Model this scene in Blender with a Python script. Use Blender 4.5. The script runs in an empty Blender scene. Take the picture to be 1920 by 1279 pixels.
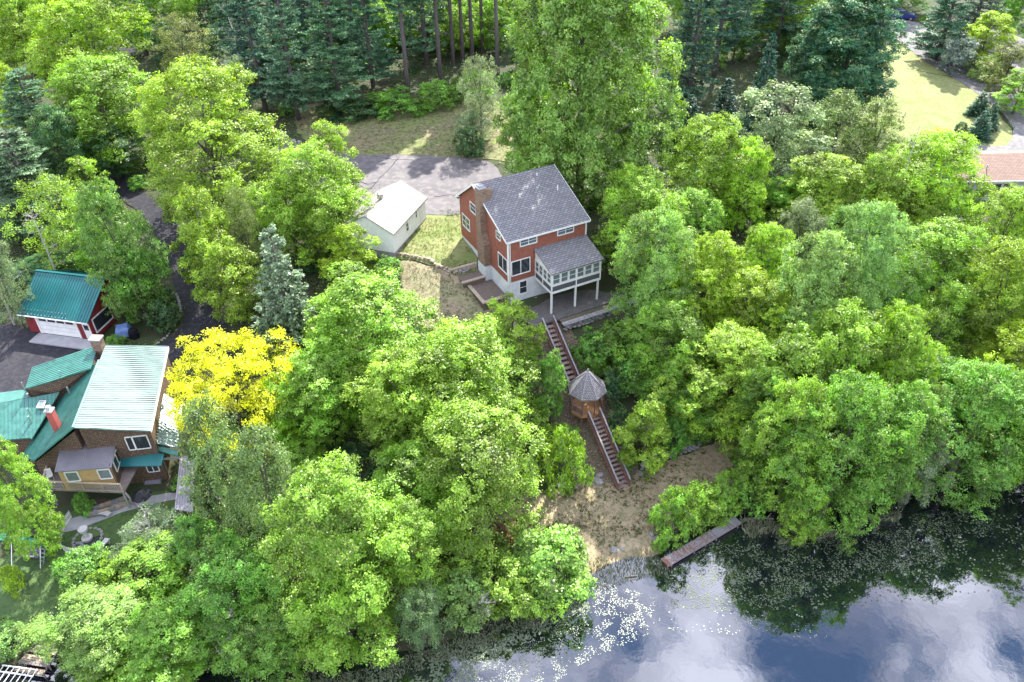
import bpy, math, random
import numpy as np
from mathutils import Vector, Matrix, noise
from mathutils.geometry import delaunay_2d_cdt

SC = bpy.context.scene
COL = SC.collection
R = math.radians

# ------------------------------------------------------------ camera, sky, sun, exposure
CAMZ, PITCH, ROLL, FPX = 54.5, 0.6453, 0.020, 1490.0
SUN_EL, SUN_AZ = R(44), R(17)          # azimuth clockwise from +y
EXPOSURE = 1.62
cam_d = bpy.data.cameras.new('camera')
cam = bpy.data.objects.new('camera', cam_d); COL.objects.link(cam)
cam.location = (0, 0, CAMZ)
cam.rotation_euler = (Matrix.Rotation(R(90) - PITCH, 4, 'X') @ Matrix.Rotation(-ROLL, 4, 'Z')).to_euler()
cam_d.sensor_width = 36.0
cam_d.lens = FPX / 1920 * 36
cam_d.clip_start, cam_d.clip_end = 0.5, 4000
SC.camera = cam

world = bpy.data.worlds.new('World'); SC.world = world; world.use_nodes = True
nt = world.node_tree; nt.nodes.clear()
def wn(t, **k):
    n = nt.nodes.new(t)
    for a, b in k.items(): setattr(n, a, b)
    return n
w_out = wn('ShaderNodeOutputWorld'); w_bg = wn('ShaderNodeBackground'); w_bg.inputs['Strength'].default_value = 0.10
w_sky = wn('ShaderNodeTexSky', sky_type='NISHITA', sun_disc=False)
w_sky.sun_elevation = SUN_EL; w_sky.sun_rotation = SUN_AZ; w_sky.altitude = 100; w_sky.dust_density = 0.0; w_sky.ozone_density = 2.5
w_tc = wn('ShaderNodeTexCoord'); w_sep = wn('ShaderNodeSeparateXYZ')
w_mx = wn('ShaderNodeMath', operation='MAXIMUM'); w_mx.inputs[1].default_value = 0.12
w_dx = wn('ShaderNodeMath', operation='DIVIDE'); w_dy = wn('ShaderNodeMath', operation='DIVIDE')
w_cmb = wn('ShaderNodeCombineXYZ')
w_no = wn('ShaderNodeTexNoise'); w_no.inputs['Scale'].default_value = 6.0; w_no.inputs['Detail'].default_value = 8; w_no.inputs['Roughness'].default_value = 0.58; w_no.inputs['Distortion'].default_value = 0.35
w_rp = wn('ShaderNodeValToRGB'); w_rp.color_ramp.elements[0].position = 0.37; w_rp.color_ramp.elements[1].position = 0.53
w_mix = wn('ShaderNodeMix', data_type='RGBA')
w_n2 = wn('ShaderNodeTexNoise'); w_n2.inputs['Scale'].default_value = 5.5; w_n2.inputs['Detail'].default_value = 5
w_c2 = wn('ShaderNodeMix', data_type='RGBA'); w_c2.inputs['A'].default_value = (4.4, 4.6, 6.0, 1); w_c2.inputs['B'].default_value = (13.0, 13.2, 15.2, 1)   # grey and sunlit cloud
w_r2 = wn('ShaderNodeMapRange'); w_r2.inputs['From Min'].default_value = 0.36; w_r2.inputs['From Max'].default_value = 0.64
L = nt.links.new
L(w_tc.outputs['Generated'], w_sep.inputs[0]); L(w_sep.outputs['Z'], w_mx.inputs[0])
L(w_sep.outputs['X'], w_dx.inputs[0]); L(w_mx.outputs[0], w_dx.inputs[1])
L(w_sep.outputs['Y'], w_dy.inputs[0]); L(w_mx.outputs[0], w_dy.inputs[1])
L(w_dx.outputs[0], w_cmb.inputs['X']); L(w_dy.outputs[0], w_cmb.inputs['Y'])
L(w_cmb.outputs[0], w_no.inputs['Vector']); L(w_no.outputs['Fac'], w_rp.inputs['Fac'])
L(w_cmb.outputs[0], w_n2.inputs['Vector']); L(w_n2.outputs['Fac'], w_r2.inputs['Value']); L(w_r2.outputs[0], w_c2.inputs['Factor']); L(w_c2.outputs['Result'], w_mix.inputs['B']); L(w_rp.outputs['Color'], w_mix.inputs['Factor']); L(w_sky.outputs[0], w_mix.inputs['A'])
L(w_mix.outputs['Result'], w_bg.inputs['Color']); L(w_bg.outputs[0], w_out.inputs['Surface'])

sun_d = bpy.data.lights.new('sun', 'SUN'); sun_d.energy = 5.0; sun_d.angle = R(0.55); sun_d.color = (1, 0.95, 0.85)
sun = bpy.data.objects.new('sun', sun_d); COL.objects.link(sun)
sdir = Vector((math.sin(SUN_AZ) * math.cos(SUN_EL), math.cos(SUN_AZ) * math.cos(SUN_EL), math.sin(SUN_EL)))
sun.rotation_euler = sdir.to_track_quat('Z', 'Y').to_euler(); sun.location = (20, 80, 90)
vs = SC.view_settings; vs.view_transform = 'Standard'; vs.look = 'None'; vs.exposure = EXPOSURE; vs.gamma = 1; vs.use_curve_mapping = False
SC.cycles.max_bounces = 6; SC.cycles.diffuse_bounces = 3; SC.cycles.glossy_bounces = 3; SC.cycles.transmission_bounces = 3
SC.cycles.use_denoising = True; SC.cycles.caustics_reflective = False; SC.cycles.caustics_refractive = False

# ------------------------------------------------------------ survey: line of sight from the drone to a height
def at(px, py, z):
    X = (px - 960) / FPX; U = -(py - 639.5) / FPX
    c, s = math.cos(-ROLL), math.sin(-ROLL); X, U = X * c - U * s, X * s + U * c
    c, s = math.cos(PITCH), math.sin(PITCH)
    d = (X, c + U * s, -s + U * c); t = (z - CAMZ) / d[2]
    return Vector((d[0] * t, d[1] * t, z))
def scale_at(p):
    c, s = math.cos(PITCH), math.sin(PITCH)
    return FPX / (p[1] * c - (p[2] - CAMZ) * s)

WATER = -1.0
CTRL = [  # terrain heights read off the slope: px, py, z
 (960,-200,12),(0,-100,11),(1920,-60,10),(-600,100,9),(2600,100,9.5),(500,60,11),(900,40,11.5),(1400,40,11),(1750,40,10),
 (700,150,10.6),(860,190,10.2),(1000,200,10),(640,260,9.6),(700,310,9.3),(850,300,9.3),(850,370,9.2),(600,310,9.0),(930,300,9.3),
 (260,20,10.4),(170,240,8),(320,430,5.8),(60,300,7.5),(20,450,5.2),(350,560,4.3),(420,620,4.0),(150,625,3.9),(60,680,3.7),(20,560,4.2),(-300,500,4.2),
 (700,410,9.1),(760,440,9.0),(800,420,9.1),(830,460,8.95),(745,480,8.8),(860,430,9.1),(840,500,8.75),(860,520,7.8),(800,540,7.6),(850,570,7.0),(830,620,6.2),(920,590,6.3),(760,560,7.3),
 (1030,570,6.38),(1100,550,6.38),(1000,590,6.38),(1160,560,6.38),(1060,450,8.5),(1150,430,8.8),(960,460,8.6),
 (1040,640,5.2),(1075,700,3.9),(1100,770,2.3),(1130,840,0.9),(1172,908,-0.3),(1000,700,4.0),(900,700,4.6),(1180,640,5.3),(1200,720,3.4),(1250,820,1.4),
 (1010,960,-0.35),(1330,875,0.0),(1130,1030,-0.78),(1240,920,-0.25),(940,990,-0.5),(1060,870,0.3),
 (1400,520,7.0),(1400,700,3.4),(1600,700,3.2),(1500,820,0.8),(1700,820,0.6),(1850,780,0.8),(1850,600,4.2),(1650,450,7.2),(1850,450,7.4),(2300,700,2.5),(2300,400,8),
 (1760,180,9.2),(1850,270,8.6),(1860,180,9.2),(1700,70,9.8),(1600,300,8.8),(1400,300,9.4),(1870,350,8.2),(1250,250,9.6),
 (600,500,6.6),(600,650,4.3),(600,800,2.4),(700,900,0.8),(500,800,2.2),(480,950,0.7),(850,950,0.0),(330,700,3.2),
 (170,960,0.9),(60,1060,0.7),(20,1150,0.3),(250,960,1.0),(100,900,1.6),(-200,900,1.5),(-300,1150,0.2),(330,1080,0.2),(600,1100,-0.3),(180,1180,-0.5),(760,1080,-0.2),
 # shoreline
 (1120,1062,-1.0),(1230,1042,-1.0),(1300,1000,-1.0),(1420,962,-1.0),(1560,955,-1.0),(1720,930,-1.0),(1920,890,-1.0),(2300,850,-1),
 (1090,1125,-1.0),(990,1160,-1.0),(870,1195,-1.0),(740,1228,-1.0),(580,1252,-1.0),(430,1262,-1.0),(270,1252,-1.0),(100,1238,-1.0),(-200,1240,-1),
 (1140,1100,-1.5),(1260,1080,-1.5),(1340,1040,-1.5),(1460,1010,-1.6),(1620,1000,-1.7),(1800,960,-1.7),(1960,940,-1.7),(1110,1170,-1.6),(980,1210,-1.6),(860,1250,-1.6),(700,1285,-1.6),(500,1300,-1.6),(250,1300,-1.6),(50,1290,-1.6),
 (1100,1300,-2.4),(1500,1250,-2.6),(1900,1150,-2.6),(800,1450,-2.6),(1400,1500,-3),(2400,1300,-3),(100,1600,-3),(-400,1400,-2.6),(2400,1000,-2.6)]
_cp = np.array([at(*c)[:] for c in CTRL])
def _phi(r): return np.sqrt(r * r + 9.0)
_A = _phi(np.hypot(_cp[:, None, 0] - _cp[None, :, 0], _cp[:, None, 1] - _cp[None, :, 1])) + np.eye(len(_cp)) * -0.25
_A = np.block([[_A, np.ones((len(_cp), 1))], [np.ones((1, len(_cp))), np.zeros((1, 1))]])
_w = np.linalg.solve(_A, np.append(_cp[:, 2], 0))
def hts(x, y):
    x = np.asarray(x, float); y = np.asarray(y, float); sh = x.shape
    x = x.ravel(); y = y.ravel(); out = np.empty(len(x))
    for i in range(0, len(x), 8000):
        xx = np.clip(x[i:i+8000], -190, 190); yy = np.clip(y[i:i+8000], 5, 260)
        out[i:i+8000] = _phi(np.hypot(xx[:, None] - _cp[:, 0], yy[:, None] - _cp[:, 1])) @ _w[:-1] + _w[-1]
    return np.clip(out, -4, 14).reshape(sh)
def hz(x, y): return float(hts(np.array([x]), np.array([y]))[0])
def gp(px, py):
    z = 3.0
    for _ in range(25):
        p = at(px, py, z); z = 0.5 * z + 0.5 * hz(p.x, p.y)
    p = at(px, py, z); return p
def gps(L_): return [gp(*p) for p in L_]

# ------------------------------------------------------------ materials
def new_mat(name):
    m = bpy.data.materials.new(name); m.use_nodes = True
    return m, m.node_tree, m.node_tree.nodes['Principled BSDF']
def mat(name, col, rough=0.8, col2=None, scale=3.0, col3=None, scale3=20.0, bump=0.0, bscale=30.0, metallic=0.0, spec=0.5, coord='Object', contrast=(0.35, 0.65), stretch=None):
    m, t, b = new_mat(name); N, K = t.nodes, t.links.new
    b.inputs['Roughness'].default_value = rough; b.inputs['Metallic'].default_value = metallic; b.inputs['Specular IOR Level'].default_value = spec
    tc = N.new('ShaderNodeTexCoord'); src = tc.outputs[coord]
    if stretch:
        mp = N.new('ShaderNodeMapping'); mp.inputs['Scale'].default_value = stretch; K(src, mp.inputs[0]); src = mp.outputs[0]
    cur = None
    def layer(prev, c, sc, con, fac):
        no = N.new('ShaderNodeTexNoise'); no.inputs['Scale'].default_value = sc; no.inputs['Detail'].default_value = 6; no.inputs['Roughness'].default_value = 0.6
        K(src, no.inputs['Vector'])
        rp = N.new('ShaderNodeMapRange'); rp.inputs['From Min'].default_value = con[0]; rp.inputs['From Max'].default_value = con[1]; rp.inputs['To Max'].default_value = fac
        K(no.outputs['Fac'], rp.inputs['Value'])
        mx = N.new('ShaderNodeMix'); mx.data_type = 'RGBA'; K(rp.outputs[0], mx.inputs['Factor'])
        if prev is None: mx.inputs['A'].default_value = (*col, 1)
        else: K(prev, mx.inputs['A'])
        mx.inputs['B'].default_value = (*c, 1); return mx.outputs['Result']
    if col2: cur = layer(cur, col2, scale, contrast, 1)
    if col3: cur = layer(cur, col3, scale3, (0.45, 0.62), 0.85)
    if cur is not None: K(cur, b.inputs['Base Color'])
    else: b.inputs['Base Color'].default_value = (*col, 1)
    if bump:
        no = N.new('ShaderNodeTexNoise'); no.inputs['Scale'].default_value = bscale; no.inputs['Detail'].default_value = 4; K(src, no.inputs['Vector'])
        bp = N.new('ShaderNodeBump'); bp.inputs['Strength'].default_value = bump; bp.inputs['Distance'].default_value = 0.05
        K(no.outputs['Fac'], bp.inputs['Height']); K(bp.outputs[0], b.inputs['Normal'])
    return m
def brick_mat(name, c1, c2, mortar, w, h, gap=0.012, rough=0.85, bump=0.4, offset=0.5, blotch=0.35, dark=None):
    m, t, b = new_mat(name); N, K = t.nodes, t.links.new
    uv = N.new('ShaderNodeTexCoord'); br = N.new('ShaderNodeTexBrick'); K(uv.outputs['UV'], br.inputs['Vector'])
    br.offset = offset
    for k, v in (('Color1', c1), ('Color2', c2), ('Mortar', mortar)): br.inputs[k].default_value = (*v, 1)
    for k, v in (('Scale', 1.0), ('Mortar Size', gap), ('Brick Width', w), ('Row Height', h), ('Bias', 0.0), ('Mortar Smooth', 0.1)): br.inputs[k].default_value = v
    no = N.new('ShaderNodeTexNoise'); no.inputs['Scale'].default_value = 1.3; no.inputs['Detail'].default_value = 8; no.inputs['Roughness'].default_value = 0.7; K(uv.outputs['UV'], no.inputs['Vector'])
    mr = N.new('ShaderNodeMapRange'); mr.inputs['From Min'].default_value = 0.4; mr.inputs['From Max'].default_value = 0.7; mr.inputs['To Max'].default_value = blotch; K(no.outputs['Fac'], mr.inputs['Value'])
    mx = N.new('ShaderNodeMix'); mx.data_type = 'RGBA'; K(mr.outputs[0], mx.inputs['Factor']); K(br.outputs['Color'], mx.inputs['A'])
    mx.inputs['B'].default_value = (*(dark or tuple(x * 0.45 for x in c1)), 1); K(mx.outputs['Result'], b.inputs['Base Color'])
    bp = N.new('ShaderNodeBump'); bp.inputs['Strength'].default_value = bump; bp.inputs['Distance'].default_value = 0.03; bp.invert = True
    K(br.outputs['Fac'], bp.inputs['Height']); K(bp.outputs[0], b.inputs['Normal']); b.inputs['Roughness'].default_value = rough
    return m
def board_mat(name, c, c2, pitch=0.14, rough=0.7, axis='Y'):
    m, t, b = new_mat(name); N, K = t.nodes, t.links.new
    uv = N.new('ShaderNodeTexCoord'); sp = N.new('ShaderNodeSeparateXYZ'); K(uv.outputs['UV'], sp.inputs[0])
    d = N.new('ShaderNodeMath'); d.operation = 'DIVIDE'; d.inputs[1].default_value = pitch; K(sp.outputs[axis], d.inputs[0])
    f = N.new('ShaderNodeMath'); f.operation = 'FRACT'; K(d.outputs[0], f.inputs[0])
    no = N.new('ShaderNodeTexNoise'); no.inputs['Scale'].default_value = 2.2; no.inputs['Detail'].default_value = 7; K(uv.outputs['UV'], no.inputs['Vector'])
    mr = N.new('ShaderNodeMapRange'); mr.inputs['From Min'].default_value = 0.38; mr.inputs['From Max'].default_value = 0.68; K(no.outputs['Fac'], mr.inputs['Value'])
    mx = N.new('ShaderNodeMix'); mx.data_type = 'RGBA'; K(mr.outputs[0], mx.inputs['Factor']); mx.inputs['A'].default_value = (*c, 1); mx.inputs['B'].default_value = (*c2, 1)
    K(mx.outputs['Result'], b.inputs['Base Color'])
    bp = N.new('ShaderNodeBump'); bp.inputs['Strength'].default_value = 0.7; bp.inputs['Distance'].default_value = 0.03; bp.invert = True
    K(f.outputs[0], bp.inputs['Height']); K(bp.outputs[0], b.inputs['Normal']); b.inputs['Roughness'].default_value = rough
    return m
def leaf_mat(name, transl=0.42, tipcol=(0.38, 0.50, 0.04), tipf=0.5, hue=.492):
    m = bpy.data.materials.new(name); m.use_nodes = True; t = m.node_tree; N, K = t.nodes, t.links.new; N.clear()
    out = N.new('ShaderNodeOutputMaterial'); oi = N.new('ShaderNodeObjectInfo')
    a1 = N.new('ShaderNodeAttribute'); a1.attribute_name = 'tint'; a2 = N.new('ShaderNodeAttribute'); a2.attribute_name = 'tip'
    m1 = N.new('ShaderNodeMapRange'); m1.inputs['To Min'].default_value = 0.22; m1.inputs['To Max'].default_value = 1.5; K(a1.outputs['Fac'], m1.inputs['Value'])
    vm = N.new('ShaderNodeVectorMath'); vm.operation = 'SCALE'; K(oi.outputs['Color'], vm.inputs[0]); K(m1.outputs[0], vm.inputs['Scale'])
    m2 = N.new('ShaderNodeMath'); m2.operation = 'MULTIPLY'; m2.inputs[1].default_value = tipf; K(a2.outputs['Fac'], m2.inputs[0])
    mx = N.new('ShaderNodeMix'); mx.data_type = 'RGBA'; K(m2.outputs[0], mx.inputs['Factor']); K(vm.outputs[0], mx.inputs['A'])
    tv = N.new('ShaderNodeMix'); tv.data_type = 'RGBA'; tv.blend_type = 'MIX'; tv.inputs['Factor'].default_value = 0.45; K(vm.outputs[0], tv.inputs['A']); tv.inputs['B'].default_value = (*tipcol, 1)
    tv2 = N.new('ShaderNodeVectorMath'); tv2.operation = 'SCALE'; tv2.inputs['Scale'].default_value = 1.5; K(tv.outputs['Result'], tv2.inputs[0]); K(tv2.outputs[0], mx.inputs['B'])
    df = N.new('ShaderNodeBsdfDiffuse'); tr = N.new('ShaderNodeBsdfTranslucent'); gl = N.new('ShaderNodeBsdfGlossy'); gl.inputs['Roughness'].default_value = 0.45
    K(mx.outputs['Result'], df.inputs['Color'])
    hs = N.new('ShaderNodeHueSaturation'); hs.inputs['Hue'].default_value = hue; hs.inputs['Saturation'].default_value = 1.2; hs.inputs['Value'].default_value = 1.2; K(mx.outputs['Result'], hs.inputs['Color']); K(hs.outputs[0], tr.inputs['Color'])
    s1 = N.new('ShaderNodeMixShader'); s1.inputs[0].default_value = transl; K(df.outputs[0], s1.inputs[1]); K(tr.outputs[0], s1.inputs[2])
    s2 = N.new('ShaderNodeMixShader'); s2.inputs[0].default_value = 0.035; K(s1.outputs[0], s2.inputs[1]); K(gl.outputs[0], s2.inputs[2]); K(s2.outputs[0], out.inputs['Surface'])
    return m

M = {}
M['ground'] = mat('forest_floor', (0.035, 0.05, 0.018), 0.95, (0.05, 0.04, 0.025), 0.25, (0.025, 0.055, 0.014), 1.6, bump=0.8, bscale=5)
M['lawn'] = mat('lawn_grass', (0.16, 0.20, 0.06), 0.95, (0.24, 0.23, 0.11), 0.35, (0.12, 0.165, 0.04), 2.5, bump=0.7, bscale=25)
M['lawn_dry'] = mat('thin_dry_lawn', (0.30, 0.24, 0.165), 0.95, (0.22, 0.23, 0.11), 0.3, (0.13, 0.115, 0.075), 2.2, bump=0.8, bscale=20)
M['lawn_rear'] = mat('rear_lawn_grass', (0.15, 0.19, 0.055), 0.95, (0.19, 0.16, 0.09), 0.25, (0.07, 0.065, 0.035), 2.0, bump=0.8, bscale=20)  # rear lawn mix, with darker brown blotches at random
M['dirt'] = mat('beach_dirt', (0.37, 0.295, 0.20), 0.95, (0.26, 0.21, 0.135), 0.35, (0.15, 0.15, 0.075), 2.6, bump=0.8, bscale=15)
M['slopedirt'] = mat('slope_litter', (0.12, 0.095, 0.07), 0.95, (0.07, 0.075, 0.035), 0.5, (0.16, 0.13, 0.10), 4.0, bump=0.9, bscale=12)
M['asphalt_old'] = mat('worn_dappled_asphalt', (0.12, 0.11, 0.12), 0.9, (0.085, 0.078, 0.088), 0.3, (0.165, 0.152, 0.15), 1.2, bump=0.4, bscale=40)  # worn grey, tone darkened and dappled to stand for tree shade
M['asphalt_new'] = mat('dark_asphalt', (0.03, 0.03, 0.038), 0.85, (0.022, 0.022, 0.03), 0.4, (0.045, 0.044, 0.05), 2.0, bump=0.4, bscale=40, spec=0.2)
M['asphalt_road'] = mat('pale_asphalt', (0.145, 0.14, 0.147), 0.9, (0.11, 0.107, 0.115), 0.4, (0.19, 0.185, 0.18), 1.4, bump=0.4, bscale=40)
M['concrete'] = mat('concrete', (0.34, 0.34, 0.36), 0.9, (0.26, 0.26, 0.28), 1.0, bump=0.2)
M['white'] = mat('white_paint', (0.78, 0.78, 0.76), 0.6, (0.66, 0.66, 0.63), 1.2)
M['garage_white'] = board_mat('white_vinyl_siding', (0.84, 0.85, 0.84), (0.76, 0.77, 0.76), 0.16)
M['red'] = board_mat('red_brown_clapboard', (0.27, 0.09, 0.055), (0.20, 0.068, 0.045), 0.2)
M['barnred'] = board_mat('barn_red_siding', (0.22, 0.018, 0.022), (0.15, 0.014, 0.018), 0.25, axis='X')
M['foundation'] = mat('white_foundation', (0.68, 0.70, 0.72), 0.85, (0.52, 0.55, 0.57), 0.8, bump=0.15)
M['shingle'] = brick_mat('grey_asphalt_shingle', (0.225, 0.225, 0.235), (0.145, 0.147, 0.158), (0.055, 0.055, 0.065), 0.5, 0.27, 0.03, dark=(0.17, 0.16, 0.18), blotch=0.25, bump=0.8)
M['shingle_light'] = brick_mat('pale_grey_shingle', (0.27, 0.26, 0.25), (0.21, 0.20, 0.20), (0.15, 0.14, 0.14), 0.55, 0.28, 0.03, dark=(0.26, 0.25, 0.235), blotch=0.3)
M['shingle_brown'] = brick_mat('brown_asphalt_shingle', (0.25, 0.165, 0.13), (0.19, 0.125, 0.10), (0.11, 0.07, 0.055), 0.5, 0.26, 0.03, dark=(0.26, 0.19, 0.155), blotch=0.3)
M['cedar'] = brick_mat('weathered_cedar_shingle', (0.21, 0.13, 0.08), (0.10, 0.07, 0.05), (0.035, 0.022, 0.015), 0.22, 0.18, 0.02, bump=0.8, dark=(0.10, 0.07, 0.05))
M['wood_shingle'] = brick_mat('grey_wood_shingle', (0.34, 0.33, 0.345), (0.20, 0.19, 0.21), (0.055, 0.05, 0.055), 0.16, 0.16, 0.02, bump=0.8, dark=(0.22, 0.2, 0.18))
M['chimbrick'] = brick_mat('chimney_brick', (0.30, 0.17, 0.10), (0.11, 0.06, 0.045), (0.28, 0.23, 0.18), 0.32, 0.13, 0.02, dark=(0.09, 0.07, 0.06))
M['paver'] = brick_mat('patio_paver', (0.15, 0.14, 0.135), (0.10, 0.095, 0.10), (0.045, 0.045, 0.045), 0.42, 0.22, 0.02, dark=(0.08, 0.08, 0.075), offset=0.5)
M['terrace'] = brick_mat('old_brick_paving', (0.20, 0.145, 0.115), (0.13, 0.10, 0.085), (0.06, 0.055, 0.05), 0.3, 0.15, 0.02, dark=(0.10, 0.09, 0.075))
M['teal'] = mat('dark_teal_metal', (0.010, 0.10, 0.11), 0.3, (0.014, 0.14, 0.145), 0.35, metallic=0.25, spec=0.5)
M['green_metal'] = mat('green_metal_roof', (0.04, 0.165, 0.135), 0.38, (0.06, 0.20, 0.17), 0.5, (0.035, 0.12, 0.105), 1.8, metallic=0.15)
M['pale_metal'] = mat('pale_green_metal_roof', (0.15, 0.225, 0.215), 0.4, (0.18, 0.26, 0.25), 0.5, (0.115, 0.165, 0.16), 1.6, metallic=0.1, stretch=(.5, 3, 1))
M['grey_metal'] = mat('grey_corrugated_metal', (0.24, 0.235, 0.265), 0.45, (0.18, 0.175, 0.205), 0.8, metallic=0.2)
M['redbrick'] = mat('red_painted_brick', (0.46, 0.10, 0.08), 0.8, (0.36, 0.08, 0.07), 3)
M['tan'] = mat('tan_plywood', (0.45, 0.30, 0.13), 0.8, (0.36, 0.24, 0.11), 1.5, stretch=(1, 6, 1))
M['wood'] = mat('weathered_wood', (0.21, 0.175, 0.155), 0.85, (0.14, 0.115, 0.11), 2.0, (0.26, 0.23, 0.22), 8, bump=0.3)
M['wood_grey'] = mat('silvered_planks', (0.26, 0.25, 0.27), 0.85, (0.17, 0.16, 0.185), 1.2, (0.32, 0.31, 0.33), 6, bump=0.3)
M['wood_red'] = mat('faded_red_stain_wood', (0.20, 0.085, 0.07), 0.8, (0.145, 0.065, 0.055), 2.5, (0.25, 0.15, 0.13), 7, bump=0.3)
M['tread'] = mat('worn_tread_wood', (0.25, 0.18, 0.16), 0.85, (0.18, 0.125, 0.115), 2.0, (0.30, 0.24, 0.22), 6, bump=0.3)
M['deckwood'] = mat('pale_deck_wood', (0.42, 0.33, 0.24), 0.8, (0.32, 0.25, 0.19), 2)
M['rail_grey'] = mat('grey_baluster', (0.28, 0.29, 0.28), 0.7)
M['gazefloor'] = mat('warm_floorboards', (0.42, 0.22, 0.10), 0.8, (0.33, 0.17, 0.08), 2)
M['stone'] = mat('field_stone', (0.25, 0.245, 0.25), 0.9, (0.16, 0.155, 0.165), 2.5, (0.34, 0.33, 0.31), 5, bump=0.5, bscale=8)
M['stone_tan'] = mat('tan_wall_stone', (0.36, 0.29, 0.22), 0.9, (0.24, 0.19, 0.15), 2.5, (0.42, 0.36, 0.29), 5, bump=0.5, bscale=8)
M['stone_pale'] = mat('pale_cast_stone', (0.50, 0.49, 0.50), 0.85, (0.40, 0.39, 0.41), 3)
M['dark'] = mat('near_black', (0.012, 0.013, 0.017), 0.95, spec=0.08)
M['screen'] = mat('grey_insect_screen', (0.075, 0.08, 0.085), 0.7)
M['interior'] = mat('porch_floor', (0.24, 0.25, 0.23), 0.7)
M['blue_tarp'] = mat('blue_tarp', (0.09, 0.17, 0.42), 0.5, (0.18, 0.27, 0.52), 3, bump=0.5, bscale=6)
M['carblue'] = mat('blue_car_paint', (0.012, 0.03, 0.20), 0.22, spec=0.8)
M['rubber'] = mat('tyre_rubber', (0.02, 0.02, 0.02), 0.8)
M['chrome'] = mat('pale_metal_trim', (0.6, 0.6, 0.6), 0.3, metallic=0.9)
M['mauve'] = mat('mauve_fabric', (0.17, 0.14, 0.21), 0.8)
M['greenplastic'] = mat('green_plastic', (0.03, 0.28, 0.17), 0.5)
M['greyfabric'] = mat('grey_fabric', (0.24, 0.24, 0.29), 0.85)
M['teal_cloth'] = mat('teal_canvas', (0.02, 0.20, 0.15), 0.7, (0.03, 0.26, 0.19), 1.5)
M['bark'] = mat('tree_bark', (0.16, 0.14, 0.12), 0.95, (0.09, 0.08, 0.07), 3, bump=0.7, bscale=6, stretch=(3, 3, 0.6))
M['bark_pine'] = mat('pine_bark', (0.15, 0.125, 0.12), 0.95, (0.085, 0.075, 0.08), 3, bump=0.8, bscale=5, stretch=(3, 3, 0.6))
M['bark_pale'] = mat('pale_birch_bark', (0.50, 0.48, 0.46), 0.9, (0.25, 0.23, 0.22), 3, stretch=(0.6, 0.6, 4))
M['leaf'] = leaf_mat('broad_leaves')
M['leaf_y'] = leaf_mat('yellow_leaves', 0.4, (0.80, 0.72, 0.02), 0.8, .515)
M['needle'] = leaf_mat('conifer_needles', 0.15, (0.25, 0.36, 0.16), 0.35)
M['pad'] = mat('lily_pad_green', (0.06, 0.088, 0.045), 0.7, (0.11, 0.14, 0.085), 1.5)
M['pad_pale'] = mat('lily_pad_glint', (0.23, 0.26, 0.21), 0.5, (0.17, 0.20, 0.15), 1.5)  # sky glint on the pads painted in as a pale green
M['reed'] = mat('water_reeds', (0.13, 0.17, 0.085), 0.8, (0.22, 0.23, 0.14), 1)
M['dead'] = mat('dead_leaf_litter', (0.30, 0.10, 0.06), 0.9, (0.20, 0.09, 0.06), 3)
def glass_mat():
    m, t, b = new_mat('window_glass'); b.inputs['Base Color'].default_value = (0.025, 0.032, 0.04, 1); b.inputs['Roughness'].default_value = 0.08; b.inputs['Specular IOR Level'].default_value = 1.0
    return m
M['glass'] = glass_mat()
def pglass_mat():
    m, t, b = new_mat('porch_glass'); b.inputs['Base Color'].default_value = (0.20, 0.26, 0.26, 1); b.inputs['Roughness'].default_value = 0.1; b.inputs['Specular IOR Level'].default_value = 1.0; b.inputs['Alpha'].default_value = 0.55
    return m
M['pglass'] = pglass_mat()
M['pale_glass'] = mat('pale_blue_grey_glass', (0.13, 0.18, 0.21), 0.15, (0.07, 0.10, 0.13), 1.2, spec=1.0)  # upstairs front panes, paler blue-grey than the other glass
def water_mat():
    m = bpy.data.materials.new('pond_water'); m.use_nodes = True; t = m.node_tree; N, K = t.nodes, t.links.new; N.clear()
    out = N.new('ShaderNodeOutputMaterial'); df = N.new('ShaderNodeBsdfDiffuse'); df.inputs['Color'].default_value = (0.006, 0.008, 0.012, 1)
    gl = N.new('ShaderNodeBsdfGlossy'); gl.inputs['Roughness'].default_value = 0.02; gl.inputs['Color'].default_value = (0.93, 0.95, 1, 1)
    lw = N.new('ShaderNodeFresnel'); lw.inputs['IOR'].default_value = 1.33
    mr = N.new('ShaderNodeMapRange'); mr.inputs['From Min'].default_value = 0.02; mr.inputs['From Max'].default_value = 1; mr.inputs['To Min'].default_value = 0.18; mr.inputs['To Max'].default_value = 1.0
    K(lw.outputs[0], mr.inputs['Value']); mx = N.new('ShaderNodeMixShader'); K(mr.outputs[0], mx.inputs[0]); K(df.outputs[0], mx.inputs[1]); K(gl.outputs[0], mx.inputs[2])
    tc = N.new('ShaderNodeTexCoord'); no = N.new('ShaderNodeTexNoise'); no.inputs['Scale'].default_value = 1.4; no.inputs['Detail'].default_value = 3; K(tc.outputs['Object'], no.inputs['Vector'])
    bp = N.new('ShaderNodeBump'); bp.inputs['Strength'].default_value = 0.06; bp.inputs['Distance'].default_value = 0.05; K(no.outputs['Fac'], bp.inputs['Height']); K(bp.outputs[0], gl.inputs['Normal'])
    K(mx.outputs[0], out.inputs['Surface']); return m
M['water'] = water_mat()

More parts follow.
